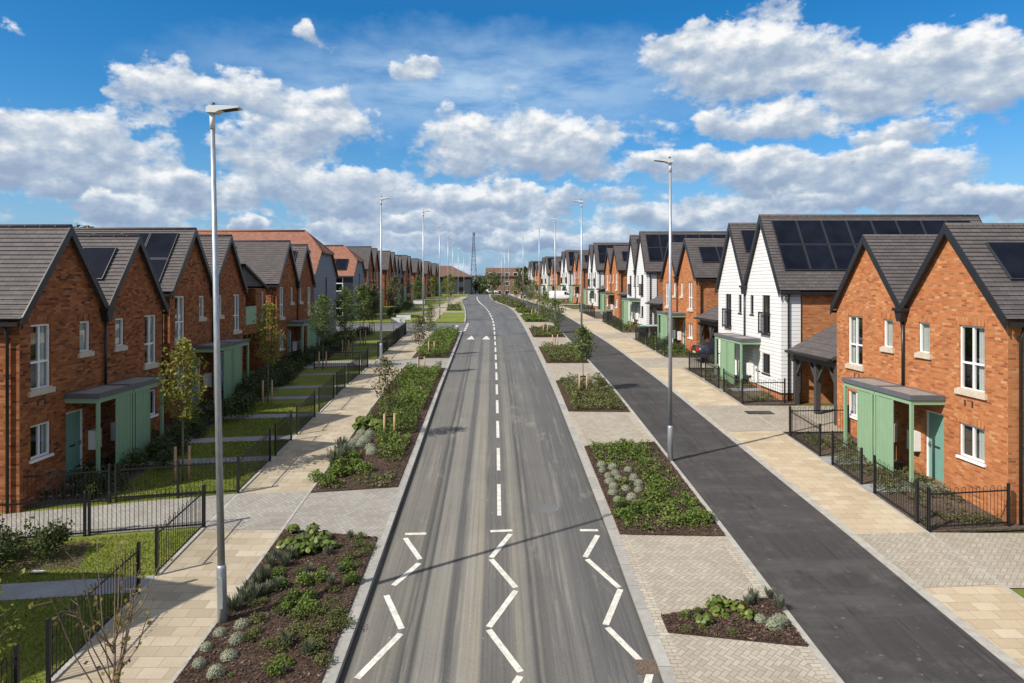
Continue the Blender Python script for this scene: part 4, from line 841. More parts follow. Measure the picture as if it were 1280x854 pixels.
railing((lx, 17.37), (-10.1, 16.88), 'black railing panel along the near side of the left driveway, by the footway', GL)
railing((-10.2, 16.86), (-13.0, 16.35), 'black railing panel along the near side of the left driveway, by the brick house', GL)
railing((lx, 19.62), (-10.6, 18.95), 'black railing panel along the far side of the left driveway, by the staked tree', GL)
railing((-10.75, 18.9), (-12.9, 18.4), 'black railing panel on the far side of the left driveway ending at the brick wall', GL)
railing((lx, 39.2), (-10.4, 38.75), 'black railing panel beside the second left driveway, near side', GL)
railing((lx, 42.45), (-10.4, 41.7), 'black railing panel beside the second left driveway, far side', GL)
rs = [(17.25, 17.7, 0), (17.75, 19.7, 0), (20.4, 22.15, 0), (23.0, 25.3, 0), (30.2, 32.6, 0), (33.35, 35.4, 0), (36.15, 38.3, 0), (43.8, 45.9, 0), (46.7, 48.9, 0), (49.7, 52.6, 0), (58.2, 61, 0), (61.6, 64.4, 0), (65, 67.5, 0), (72.2, 75, 0), (75.6, 78.4, 0), (79, 81.5, 0)]
rx = lambda y: frx(y) + .12
for i, (a, b, _) in enumerate(rs): railing((rx(a), a), (rx(b), b), f'black railing panel along the right footway, {ordw[i]} from the front', GR, .07)
railing((rx(17.25), 17.22), (13.1, 17.5), 'black bow top railing panel turning from the footway to the nearest right brick wall', GR, .07)
railing((rx(25.3), 25.35), (13.1, 25.5), 'black bow top railing panel between the nearest right garden and the carport drive', GR, .07)
railing((rx(30.2), 30.15), (12.75, 30.3), 'black bow top railing panel ending at the white boarded corner', GR, .07)
railing((rx(38.3), 38.35), (12.7, 38.6), 'black bow top railing panel beside the drive of the dark car', GR, .07)

# ------------------------------------------------------------------ trees and plants
def quad_leaf(mb, c, n, s, asp=.7):
    n = n.normalized(); t = n.cross(Vector((random.uniform(-1, 1), random.uniform(-1, 1), random.uniform(-1, 1))))
    if t.length < 1e-3: return
    t = t.normalized() * s * .5; u = n.cross(t).normalized() * s * .5 * asp
    b = len(mb.v); mb.v += [tuple(c - t), tuple(c - u * 1.0), tuple(c + t), tuple(c + u * 1.0)]; mb.f.append((b, b + 1, b + 2, b + 3)); mb.uv.append([(0, 0), (1, 0), (1, 1), (0, 1)]); mb.mi.append(0); mb.sm.append(False)
def rv(): 
    while True:
        v = Vector((random.uniform(-1, 1), random.uniform(-1, 1), random.uniform(-1, 1)))
        if .05 < v.length < 1: return v
def young_tree(h, cr, z0, nl, leafm, barkm='bark', leaf=.12, per=34, spread=.3, seed=0, narrow=.9, trunk_r=.035):
    random.seed(seed); r = empty('young_tree'); t_ = MB(); cm = MB()
    lean = (random.uniform(-.05, .05), random.uniform(-.05, .05))
    tp = [(lean[0] * k * h * .15, lean[1] * k * h * .15, z) for k, z in ((0, -.1), (.3, h * .3), (.6, h * .6), (1, h * .97))]
    t_.tube(tp, [trunk_r, trunk_r * .8, trunk_r * .5, trunk_r * .15], 7)
    def trunk(z): return Vector((lean[0] * z / h * h * .15, lean[1] * z / h * h * .15, z))
    for i in range(nl):
        f = (i + random.random()) / nl; z = z0 + (h - z0) * f * .93
        prof = math.sin(math.pi * min(1, max(.06, (f * .80 + .16)))) ** .8 * (1.05 - .45 * f)
        ang = i * 2.4 + random.uniform(-.5, .5); ln = cr * prof * random.uniform(.65, 1.12); up = ln * random.uniform(.45, 1.0) * narrow
        a = trunk(z); e = a + Vector((math.cos(ang) * ln, math.sin(ang) * ln, up)); m_ = a.lerp(e, .5) + Vector((0, 0, -.04 * ln)) + rv() * .04
        t_.tube([a, m_, e], [trunk_r * .32, trunk_r * .2, trunk_r * .07], 4, cap=False)
        if random.random() < .13: continue         # a bare limb now and then
        for j in range(int(per * (.5 + prof))):
            s = random.uniform(.28, 1.05); c = (a.lerp(m_, s * 2) if s < .5 else m_.lerp(e, (s - .5) * 2)) + rv() * spread * (.45 + .55 * prof)
            quad_leaf(cm, c, rv() + Vector((0, 0, .55)), leaf * random.uniform(.6, 1.25))
    t_.build('trunk', M[barkm], r); cm.build('crown', M[leafm], r); return r
def place(o, x, y, label, cat, group=None, dz=.1, s=1, rz=None):
    o.location = (x, y, gz(y) + dz); o.rotation_euler = (0, 0, random.uniform(0, 6.28) if rz is None else rz); o.scale = (s, s, s); return tag(o, label, cat, group)
def support(x, y, label, h=1.05, rz=0, dz=.1, n=2):
    r = empty('tree_stake_frame', (x, y, gz(y) + dz), rz); tag(r, label, 'tree stakes', 'timber stakes holding young trees')
    for s in (-1, 1):
        p = MB(); p.tube([(s * .19, 0, -.2), (s * .19, 0, h)], .042, 8); p.build('stake', M['stake'], r)
    b = MB(); b.bar((-.19, .04, h - .12), (.19, .04, h - .12), .025, .06); b.build('tie', M['rubber'], r); return r
GT = 'young street trees'
LT = [(-9.5, 20.6, 4.4, .82, 1.75, 'leaf_tree', 1, 'young yellow green tree with pointed crown on the sunlit lawn behind the near railings', 1), (-10.1, 30.0, 4.55, .85, 1.7, 'leaf_tree', 2, 'young yellow green tree beside the second left brick house', 1), (-9.8, 38.3, 4.3, .95, 1.65, 'leaf_dark', 3, 'young green tree before the second left driveway', 1),
      (-9.7, 43.6, 4.6, .85, 1.6, 'leaf_dark', 4, 'young green tree just past the second left driveway', 1), (-9.75, 49.5, 4.5, 1.1, 1.6, 'leaf_dark', 5, 'broader young green tree in front of the grey boarded house', 1), (-10.3, 56, 4.2, 1.0, 1.3, 'leaf_brown', 6, 'bronze leaved young tree at the corner of the side street', 1),
      (-10.9, 72, 4.6, 1.15, 1.3, 'leaf_brown', 7, 'bronze leaved young tree past the side street on the left', 0), (-6.9, 99, 4.6, .9, 1.3, 'leaf_tree', 8, 'young olive green tree on the far left verge', 0), (-10.2, 88, 4.4, .9, 1.2, 'leaf_dark', 9, 'young green tree before the fifth left brick house', 0), (-9.8, 106, 4.4, .9, 1.2, 'leaf_dark', 10, 'young green tree before the sixth left brick house', 0), (-9.4, 124, 4.5, 1.0, 1.2, 'leaf_dark', 41, 'young green tree before the seventh left brick house', 0)]
STK = {1: 'on the sunlit lawn behind the near railings', 2: 'under the tree beside the second left brick house', 3: 'under the tree before the second left driveway', 4: 'under the tree just past the second left driveway', 5: 'under the broad tree before the grey boarded house', 6: 'under the bronze tree at the side street corner'}
for x, y, h, c, z0, lm, sd, lab, stk in LT:
    place(young_tree(h, c, z0, 52 if y < 45 else 38, lm, seed=sd, leaf=.11 if y < 45 else .16, per=(30 if y < 35 else 46), spread=.27), x, y, lab, 'tree', GT, rz=0)
    if stk: support(x - .02, y, 'pair of timber stakes ' + STK[sd], rz=R(20))
RT = [(4.1, 32.7, 3.15, .62, 1.45, 'leaf_dark', 21, 'small young tree with thin crown in the second large right bed'), (4.13, 49.0, 3.4, .82, 1.3, 'leaf_dark', 22, 'small bushy young tree at the back of the third right bed'), (4.0, 57, 3.6, .85, 1.2, 'leaf_dark', 23, 'small young tree in the fourth right bed'), (3.9, 74, 4.1, 1.15, 1.0, 'leaf_dark', 24, 'dark bushy young tree in the fifth right bed'),
      (3.9, 84, 3.8, .9, 1.1, 'leaf_brown', 25, 'slender young tree in the sixth right bed'), (2.6, 97, 3.8, 1.0, 1.0, 'leaf_dark', 26, 'young tree in the long seventh right bed')]
for x, y, h, c, z0, lm, sd, lab in RT:
    place(young_tree(h, c, z0, 36, lm, seed=sd, leaf=.10, per=48, spread=.23, trunk_r=.026), x, y, lab, 'tree', GT, dz=.09, rz=0)
    if y < 80: support(x, y, 'pair of timber stakes by the small tree ' + lab[lab.index(' in the ') + 1 if ' in the ' in lab else lab.index(' at the '):].strip(), .8, R(15), .09)
VT = [(-4.07, 25.0, 3.0, .62, 1.2, 'leaf_brown', 31, 'thin sapling with sparse crown in the long second left bed, nearer one'), (-4.3, 37.4, 3.2, .55, 1.5, 'leaf_brown', 32, 'slender sapling at the far end of the long second left bed'), (-4.4, 44.3, 3.4, .5, 1.4, 'leaf_dark', 33, 'slender sapling in the third left bed')]
for x, y, h, c, z0, lm, sd, lab in VT:
    place(young_tree(h, c, z0, 34, lm, 'twig', seed=sd, leaf=.085, per=36, spread=.22, trunk_r=.022), x, y, lab, 'tree', GT, dz=.13, rz=0)
    support(x + .1, y + .05, 'short timber stakes by the slender sapling ' + {31: 'nearer in the long left bed', 32: 'ending the long second left bed', 33: 'in the third left bed'}[sd], .85, R(25), .13)
# nearly bare multi-stem sapling close to the camera
def bare_sapling(seed, h):
    random.seed(seed); r = empty('sapling'); t_ = MB(); cm = MB()
    t_.tube([(0, 0, -.1), (.02, .01, h * .33), (.03, .02, h * .55)], [.028, .024, .017], 7)
    for i in range(19):
        z = h * random.uniform(.28, .58); a = random.uniform(0, 6.28); ln = random.uniform(.22, .75); hh = random.uniform(.8, 1.0) * h - z
        p0 = Vector((.02, .01, z)); p1 = p0 + Vector((math.cos(a) * ln * .6, math.sin(a) * ln * .6, hh * .35)); p2 = p0 + Vector((math.cos(a) * ln, math.sin(a) * ln, hh * random.uniform(.55, 1.0)))
        t_.tube([p0, p1, p2], [.011, .008, .004], 5, cap=False)
        for j in range(2):
            q0 = p1.lerp(p2, random.random()); q1 = q0 + Vector((random.uniform(-.22, .22), random.uniform(-.22, .22), random.uniform(.0, .25))); t_.tube([q0, q1], [.005, .003], 4, cap=False)
            if random.random() < .5: quad_leaf(cm, q1, rv(), .075)
        for j in range(random.choice((2, 5, 10, 18))):
            c = p0.lerp(p1, random.uniform(.2, 1)) if random.random() < .6 else p1.lerp(p2, random.random()); quad_leaf(cm, c + rv() * .07, rv(), random.uniform(.05, .085))
    t_.build('trunk', M['twig'], r); cm.build('crown', M['leaf_sparse'], r); return r
place(bare_sapling(5, 3.55), -5.12, 9.05, 'nearly bare sapling with yellowing leaves in front of the near railings', 'tree', GT, dz=.13, rz=0)
place(young_tree(3.7, .75, 1.3, 26, 'leaf_tree', seed=77, leaf=.1, per=20), -7.0, 9.0, 'young tree cut by the left edge, only some leaves showing', 'tree', GT, rz=0, dz=.1)

# big trees far off
def big_tree(h, cr, seed, lm='leaf_far', leaf=.55, n=1500, z0=.22):
    random.seed(seed); r = empty('tree'); t_ = MB(); cm = MB(); t_.tube([(0, 0, -.3), (.1, 0, h * .45), (0, .1, h * .8)], [h * .03, h * .02, h * .006], 7)
    cl = []
    for i in range(26):
        a = random.uniform(0, 6.28); f = random.random(); rr = cr * math.sqrt(random.random()) * (1 - .5 * abs(f - .4)); c = Vector((math.cos(a) * rr, math.sin(a) * rr, h * (z0 + .1) + f * h * (.86 - z0)))
        cl.append((c, cr * random.uniform(.25, .45))); t_.tube([(0, 0, h * z0 + f * h * .35), c], [h * .009, h * .002], 4, cap=False)
    for i in range(n):
        c, s = random.choice(cl); v = rv(); v.normalize(); v *= random.random() ** .4; quad_leaf(cm, c + v * s, rv() + v, leaf * random.uniform(.6, 1.2))
    t_.build('trunk', M['bark'], r); cm.build('crown', M[lm], r); return r
place(big_tree(9.0, 2.3, 3, n=1500, leaf=.45), -36.5, 58, 'leafy treetop showing above the second left roof', 'tree', 'big trees', dz=0)
for i, (x, y, h, c, lab) in enumerate([(-5.2, 196, 5.2, 2.6, 'round green bush tree beside the dark house at the road end'), (-1.2, 186, 6.2, 3.4, 'broad dark green tree in front of the far brown roofed terrace'), (-7.2, 216, 5.0, 3.2, 'low green tree before the far pyramid roofed house'), (6.2, 172, 7.4, 1.9, 'dark upright tree at the right of the far brown roofed terrace'), (-3.4, 222, 5.0, 3.2, 'green tree behind the round bush tree at the road end')]):
    place(big_tree(h, c, 50 + i, leaf=.5, n=900, z0=.05), x, y, lab, 'tree', 'big trees', dz=0)
# distant tree line: one mass
random.seed(9); tm = MB()
for i in range(5200):
    x = random.uniform(-620, 620); y = 520 + random.uniform(0, 130); hh = 4.5 + 2.5 * math.sin(x * .021) + 1.6 * math.sin(x * .083 + 1) + random.uniform(-.5, 1.5); quad_leaf(tm, Vector((x, y, gz(y) + random.random() ** .7 * max(2, hh * .8))), rv(), random.uniform(2.2, 4.2))
tag(tm.build('treeline', M['leaf_far']), 'distant low belt of trees on the horizon', 'trees', kind='stuff')

# planting ------------------------------------------------------------
def tuft(kind, seed):
    random.seed(seed); m = MB()
    if kind == 'silver':
        for i in range(760):
            v = rv(); v.normalize(); v.z = abs(v.z); c = Vector((v.x * .2, v.y * .2, v.z * .21)) * random.uniform(.8, 1.04); quad_leaf(m, c, v + rv() * .6, random.uniform(.03, .05), .4)
        return m, 'leaf_silver'
    if kind == 'lime':
        for i in range(240):
            v = rv(); c = Vector((v.x * .24, v.y * .24, .03 + abs(v.z) * .26)); quad_leaf(m, c, rv() + Vector((0, 0, .8)), random.uniform(.05, .09))
        return m, 'leaf_lime'
    if kind == 'lav':
        for i in range(170):
            a = random.uniform(0, 6.28); l = random.uniform(.12, .36); s = random.uniform(.1, .55); b = Vector((math.cos(a) * .06, math.sin(a) * .06, 0)); e = b + Vector((math.cos(a) * l * s, math.sin(a) * l * s, l)); t = Vector((-math.sin(a), math.cos(a), 0)) * .012
            i0 = len(m.v); m.v += [tuple(b - t), tuple(b + t), tuple(e + t * .6), tuple(e - t * .6)]; m.f.append((i0, i0 + 1, i0 + 2, i0 + 3)); m.uv.append(None); m.mi.append(0); m.sm.append(False)
        for i in range(120):
            a = random.uniform(0, 6.28); q = math.sqrt(random.random()) * .2; quad_leaf(m, Vector((math.cos(a) * q, math.sin(a) * q, random.uniform(.02, .24))), rv(), random.uniform(.03, .055), .35)
        return m, 'leaf_lav'
    if kind == 'berg':
        for i in range(30):
            a = random.uniform(0, 6.28); l = random.uniform(.06, .26); z = random.uniform(.08, .3); c = Vector((math.cos(a) * l, math.sin(a) * l, z)); n = Vector((math.cos(a) * .8, math.sin(a) * .8, 1)) + rv() * .5; n.normalize(); s = random.uniform(.07, .12)
            t = n.cross(Vector((0, 0, 1.01))).normalized(); u = n.cross(t); i0 = len(m.v)
            for k in range(7): b = 2 * math.pi * k / 7; p = c + t * math.cos(b) * s + u * math.sin(b) * s * 1.15; m.v.append(tuple(p + n * (.02 if k % 2 else 0)))
            m.f.append(tuple(range(i0, i0 + 7))); m.uv.append(None); m.mi.append(0); m.sm.append(False); m.tube([(0, 0, 0), c], .006, 4, cap=False)
        return m, 'leaf_berg'
    if kind == 'dull':
        for i in range(330):
            a = random.uniform(0, 6.28); q = random.random() * .27; quad_leaf(m, Vector((math.cos(a) * q, math.sin(a) * q, random.uniform(.01, .17) * (1.2 - q))), rv() + Vector((0, 0, .5)), random.uniform(.035, .07))
        return m, 'leaf_cover_dull'
    if kind == 'shrub':
        for k in range(7):
            c0 = Vector((random.uniform(-.25, .25), random.uniform(-.25, .25), random.uniform(.2, .55)))
            for i in range(90): v = rv(); quad_leaf(m, c0 + Vector((v.x * .27, v.y * .27, v.z * .25)), rv() + v, random.uniform(.05, .09))
        return m, 'leaf_shrub'
PROTO = {}
for kd in ('silver', 'lime', 'lav', 'berg', 'dull', 'shrub'):
    PROTO[kd] = []
    for s in range(3): m, lm = tuft(kd, 100 + s); PROTO[kd].append((m, lm))
PMESH = {}
NAMEP = {'silver': 'silver_mound_plant', 'lime': 'leafy_green_plant', 'lav': 'lavender_plant', 'berg': 'broad_leaved_plant', 'dull': 'low_spreading_plant', 'shrub': 'shrub'}  # dull: low spreading plants of loose leaves
def inpoly(p, x, y):
    c = False
    for i in range(len(p)):
        (x0, y0), (x1, y1) = p[i], p[i - 1]
        if (y0 > y) != (y1 > y) and x < (x1 - x0) * (y - y0) / (y1 - y0) + x0: c = not c
    return c
EXCL = []
def plant(kd, x, y, s, dz, label, group):
    if kd == 'silver': EXCL.append((x, y, .34 * s)); EXCL.append((x - .05, y - .32 * s, .26 * s))
    v = random.randrange(3); nm = NAMEP[kd]
    if (kd, v) not in PMESH:
        m, lm = PROTO[kd][v]; o = m.build(nm, M[lm]); PMESH[(kd, v)] = o
    else: o = PMESH[(kd, v)].copy(); COL.objects.link(o)
    o.location = (x, y, gz(y) + dz); o.rotation_euler = (0, 0, random.uniform(0, 6.28)); o.scale = (s, s, s * random.uniform(.85, 1.15)); tag(o, label, 'shrub' if kd == 'shrub' else 'plant', group); return o
def pxs(kd, pts, bed, s=1.0, dz=.13, lab=''):
    for p in pts: X, Y = at(*p); plant(kd, X, Y, s * random.uniform(.8, 1.15), dz, lab, lab)
random.seed(21)
# nearest left bed, plant by plant
pxs('silver', [(278, 778), (302, 792), (275, 801), (296, 811), (258, 820), (286, 831), (249, 841), (270, 853)], 'L1', .66, lab='silvery mound plant in the nearest left bed by the lamp post')
pxs('berg', [(367, 672), (392, 674), (405, 682), (358, 692), (372, 695), (385, 698), (397, 692), (410, 693), (366, 700), (380, 688)], 'L1', .72, lab='broad leaved plant at the far end of the nearest left bed')
pxs('lime', [(432, 720), (440, 735), (346, 730), (352, 742), (368, 755), (360, 763), (380, 738), (387, 757), (381, 765), (389, 771), (400, 732), (357, 772), (375, 775), (345, 851), (352, 838)], 'L1', .72, lab='fresh green bushy plant in the middle of the nearest left bed')
pxs('lav', [(345, 706), (355, 715), (338, 716), (362, 706), (345, 745), (330, 750), (320, 738), (310, 745), (318, 757), (295, 770), (305, 760), (288, 772), (410, 700), (330, 732)], 'L1', .75, lab='grey green lavender plant in the nearest left bed')
pxs('dull', [(448, 690), (455, 700), (440, 705), (430, 712), (398, 778), (405, 770), (425, 775), (415, 782), (372, 782), (365, 800), (358, 812), (352, 820), (385, 800), (395, 803), (388, 818), (400, 815), (392, 826), (405, 838), (415, 795), (430, 790), (334, 817), (322, 785), (312, 808), (340, 845), (450, 680), (462, 692)], 'L1', .72, lab='low olive spreading plant in the nearest left bed')
def scatter(kd, bed, n, s, dz, lab, y1=99):
    p = BEDS[bed]; xs = [q[0] for q in p]; ys = [q[1] for q in p]; k = 0
    while k < n:
        x = random.uniform(min(xs) + .15, max(xs) - .15); y = random.uniform(max(min(ys), 10.5), min(y1, max(ys) - .2))
        if inpoly(p, x, y): plant(kd, x, y, s * random.uniform(.6, 1.2), dz, lab, lab); k += 1
scatter('dull', 'L1', 34, .5, .13, 'low olive spreading plant in the nearest left bed'); scatter('lime', 'L1', 16, .36, .13, 'tiny fresh green seedling in the nearest left bed'); scatter('dull', 'R0', 8, .4, .085, 'low olive plant in the right wedge bed'); scatter('lav', 'L1', 10, .55, .13, 'grey green lavender plant in the nearest left bed')
# small wedge and near right beds
pxs('berg', [(893, 764), (902, 762), (915, 766), (924, 768), (896, 774), (905, 775), (936, 778), (880, 784)], 'R0', .52, .085, lab='broad yellowish leaved plant in the small right wedge bed')
pxs('lime', [(872, 770), (888, 764), (858, 776)], 'R0', .42, .085, lab='small fresh green plant in the right wedge bed')
pxs('lav', [(935, 762), (962, 752), (975, 766), (942, 756)], 'R0', .6, .085, lab='grey green lavender plant in the right wedge bed')
pxs('silver', [(950, 781), (968, 790), (975, 783)], 'R0', .8, .085, lab='silvery mound plant in the right wedge bed')
pxs('silver', [(752, 586), (753, 593), (766, 589), (769, 597), (760, 600), (773, 602), (762, 607), (785, 592), (792, 603), (767, 613), (782, 616), (766, 621), (798, 610), (798, 618), (790, 628), (772, 630)], 'R1', .76, .085, lab='silvery mound plant in the right bed by the nearest right lamp post')
pxs('lime', [(870, 650), (880, 656), (886, 652), (862, 658), (848, 660), (778, 640), (790, 648), (775, 650), (800, 640), (812, 646)], 'R1', .95, .085, lab='fresh green bushy plant in the right bed by the nearest right lamp post')
pxs('silver', [(452, 548), (447, 555), (462, 549), (441, 560), (456, 556), (450, 563), (437, 570), (463, 566), (455, 560), (465, 572)], 'L2', 1.15, lab='silvery mound plant in the long second left bed')
pxs('lime', [(433, 598), (420, 600), (424, 590), (446, 588), (455, 595), (410, 610), (440, 580), (395, 605)], 'L2', 1.2, lab='fresh green bushy plant at the near end of the long second left bed')
pxs('lav', [(425, 580), (432, 575), (418, 588), (428, 568)], 'L2', 1.3, lab='grey lavender plant in the long second left bed')
pxs('berg', [(453, 538), (460, 536), (468, 537), (450, 542), (474, 541)], 'L2', 1.0, lab='yellow leaved plant beside the stakes in the long second left bed')
pxs('silver', [(727, 478), (733, 482), (738, 478), (744, 482), (722, 481)], 'R2', 1.0, .085, lab='silvery mound plant in the second large right bed')

from mathutils import noise as mn
def cover(k, n, leaf, hmax, thr, dz, mat, label, ymin=None, ymax=None, seed=1, margin=.2):
    random.seed(seed); p = BEDS[k]; xs = [q[0] for q in p]; ys = [q[1] for q in p]; m = MB(); made = 0; tr_ = 0
    cy = sum(ys) / len(ys); cxx = sum(xs) / len(xs)
    while made < n and tr_ < n * 12:
        tr_ += 1; x = random.uniform(min(xs) + margin, max(xs) - margin); y = random.uniform(max(min(ys), ymin or -99) + margin, min(max(ys), ymax or 999) - margin)
        if not inpoly(p, x, y): continue
        if any((x - a) ** 2 + (y - b) ** 2 < q * q for a, b, q in EXCL): continue
        v = mn.noise(Vector((x * 1.1, y * .9, seed * 7.3))) * .6 + mn.noise(Vector((x * 3.3, y * 3.1, seed))) * .5
        if v < thr: continue
        hh = hmax * min(1, .25 + (v - thr) * 1.5); quad_leaf(m, Vector((x, y, gz(y) + dz + random.random() ** .8 * hh)), rv() + Vector((0, 0, .7)), leaf * random.uniform(.6, 1.3)); made += 1
    return tag(m.build('ground_cover', M[mat]), label, 'ground cover', kind='stuff')
cover('L2', 15000, .085, .5, -.18, .13, 'leaf_cover', 'dense green ground cover filling the long second left bed', ymin=22.5, seed=2)
cover('L2', 2200, .07, .25, .05, .13, 'leaf_cover_dull', 'sparse olive ground cover at the near end of the long second left bed', ymax=25, seed=3)
cover('L3', 8000, .11, .6, -.3, .13, 'leaf_cover', 'dense green ground cover in the third left bed', seed=4)
cover('R1', 6800, .075, .30, .0, .085, 'leaf_cover', 'green ground cover in the right bed by the nearest right lamp post', seed=5)
cover('R1', 3400, .06, .18, -.12, .085, 'leaf_cover_dull', 'olive ground cover in the right bed by the nearest right lamp post', seed=6)
cover('R2', 8000, .08, .4, -.22, .085, 'leaf_cover_dull', 'olive green ground cover in the second large right bed', seed=7)
cover('R3', 7000, .1, .38, -.32, .085, 'leaf_cover_dull', 'olive ground cover in the third right bed', seed=8)
cover('R4', 4500, .12, .32, -.3, .085, 'leaf_cover_dull', 'low green ground cover in the fourth right bed', seed=9)
cover('R5', 4500, .15, .4, -.3, .085, 'leaf_cover', 'green ground cover in the fifth right bed', seed=10)
cover('R6', 3000, .17, .35, -.3, .085, 'leaf_cover', 'green ground cover in the sixth right bed', seed=11)
cover('R7', 6000, .2, .5, -.2, .085, 'leaf_cover_dull', 'olive ground cover in the long seventh right bed', seed=12)
cover('R8', 4000, .25, .5, -.2, .085, 'leaf_cover_dull', 'olive ground cover in the farthest right bed', seed=13)
BEDS['LV'] = [(-6.2, 83), (-4.3, 83), (-5.4, 96), (-6.9, 96)]; cover('LV', 2500, .16, .35, -.2, .09, 'leaf_cover_dull', 'olive ground cover on the far left verge', seed=14)
BEDS['G1'] = [(10.95, 17.35), (13.1, 17.55), (13.1, 25.3), (10.95, 25.3)]; cover('G1', 6500, .06, .26, -.05, .08, 'leaf_cover_dull', 'patchy low planting in front of the nearest right brick house', seed=15, margin=.08)
BEDS['G2'] = [(10.75, 30.3), (12.7, 30.4), (12.7, 38.8), (10.75, 38.5)]; cover('G2', 2600, .07, .3, .1, .08, 'leaf_cover_dull', 'patchy low planting in front of the nearest white boarded house', seed=16, margin=.08)
BEDS['G3'] = [(10.6, 43.6), (12.7, 43.6), (12.7, 53), (10.6, 53)]; cover('G3', 3600, .1, .6, -.1, .08, 'leaf_cover', 'green front planting before the second right brick house', seed=17, margin=.08)
BEDS['G4'] = [(10.5, 58), (12.7, 58), (12.7, 68), (10.3, 68)]; cover('G4', 2600, .12, .6, -.1, .08, 'leaf_cover_dull', 'olive front planting before the second white boarded house', seed=18, margin=.08)
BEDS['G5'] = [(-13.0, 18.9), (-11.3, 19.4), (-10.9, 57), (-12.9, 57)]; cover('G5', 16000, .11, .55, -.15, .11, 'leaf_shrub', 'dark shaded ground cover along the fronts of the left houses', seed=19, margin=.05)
def chips(k, n, s, dz, seed):
    random.seed(seed); p = BEDS[k]; xs = [q[0] for q in p]; ys = [q[1] for q in p]; m = MB(); made = 0
    while made < n:
        x = random.uniform(min(xs), max(xs)); y = random.uniform(min(ys), max(ys))
        if not inpoly(p, x, y): continue
        quad_leaf(m, Vector((x, y, gz(y) + dz + random.uniform(.002, .03))), rv() * .7 + Vector((0, 0, 1)), s * random.uniform(.5, 1.4), .4); made += 1
    return m
for k, n, dz, mt in (('L1', 15000, .13, 'chips'), ('R0', 4500, .085, 'chips'), ('R1', 9000, .085, 'chips'), ('L2', 10000, .13, 'chips')):
    tag(chips(k, n, .06, dz, 5).build('bark_chips', M[mt]), 'loose bark chips over the bed, ' + where[k], 'bark chips', kind='stuff')
# hedging shrubs by the left houses
random.seed(33)
def shrubs(n, x0, x1, y0, y1, s0, s1, label):
    for i in range(n): plant('shrub', random.uniform(x0, x1), random.uniform(y0, y1), random.uniform(s0, s1), .1, label, label)
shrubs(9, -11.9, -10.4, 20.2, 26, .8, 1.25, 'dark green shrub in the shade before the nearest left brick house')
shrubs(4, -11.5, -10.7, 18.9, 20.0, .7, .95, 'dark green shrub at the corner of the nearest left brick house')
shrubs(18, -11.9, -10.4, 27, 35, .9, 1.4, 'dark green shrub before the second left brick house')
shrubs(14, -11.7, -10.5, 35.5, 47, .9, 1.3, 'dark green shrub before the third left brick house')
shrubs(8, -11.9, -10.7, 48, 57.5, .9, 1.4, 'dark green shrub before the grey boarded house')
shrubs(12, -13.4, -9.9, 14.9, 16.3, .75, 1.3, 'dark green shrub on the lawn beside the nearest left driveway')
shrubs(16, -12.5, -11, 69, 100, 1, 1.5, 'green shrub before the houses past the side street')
shrubs(5, 11.0, 12.2, 43.9, 47, .8, 1.2, 'green shrub before the second right brick house')
# grass blades on the near lawns
def blades(poly, n, hgt, seed, label, dz=.1):
    random.seed(seed); xs = [q[0] for q in poly]; ys = [q[1] for q in poly]; m = MB(); made = 0
    while made < n:
        x = random.uniform(min(xs), max(xs)); y = random.uniform(min(ys), max(ys))
        if not inpoly(poly, x, y): continue
        made += 1
        if any(a - .0 < y - (x + 7.5) * .122 < b + .0 for a, b in paths): continue
        a = random.uniform(0, 6.28); w = .012; z = gz(y) + dz; h = hgt * random.uniform(.5, 1.3); d = Vector((math.cos(a), math.sin(a), 0)); l = Vector((random.uniform(-.03, .03), random.uniform(-.03, .03), h)); c = Vector((x, y, z)); i0 = len(m.v)
        m.v += [tuple(c - d * w), tuple(c + d * w), tuple(c + l)]; m.f.append((i0, i0 + 1, i0 + 2)); m.uv.append(None); m.mi.append(0); m.sm.append(False)
    return tag(m.build('grass', M['blade']), label, 'grass', kind='stuff')
blades([(-7.56, 9), (-7.56, 17.2), (-13, 16.2), (-13, 9)], 30000, .05, 3, 'short grass blades on the nearest left lawn')
blades([(-7.56, 19.7), (-7.56, 30), (-11, 30), (-11, 18.9)], 22000, .055, 4, 'short grass blades on the lawns past the first left driveway')
sc_ = MB(); sc_.prism([(-.15, -.03), (-.05, -.06), (.08, -.05), (.17, .0), (.06, .045), (-.04, .03), (-.13, .04)], 2, 0, .012); o = sc_.build('scrap', M['white']); o.location = (*at(48, 723), gz(at(48, 723)[1]) + .15); tag(o, 'pale flat scrap lying on the shaded left lawn', 'scrap')

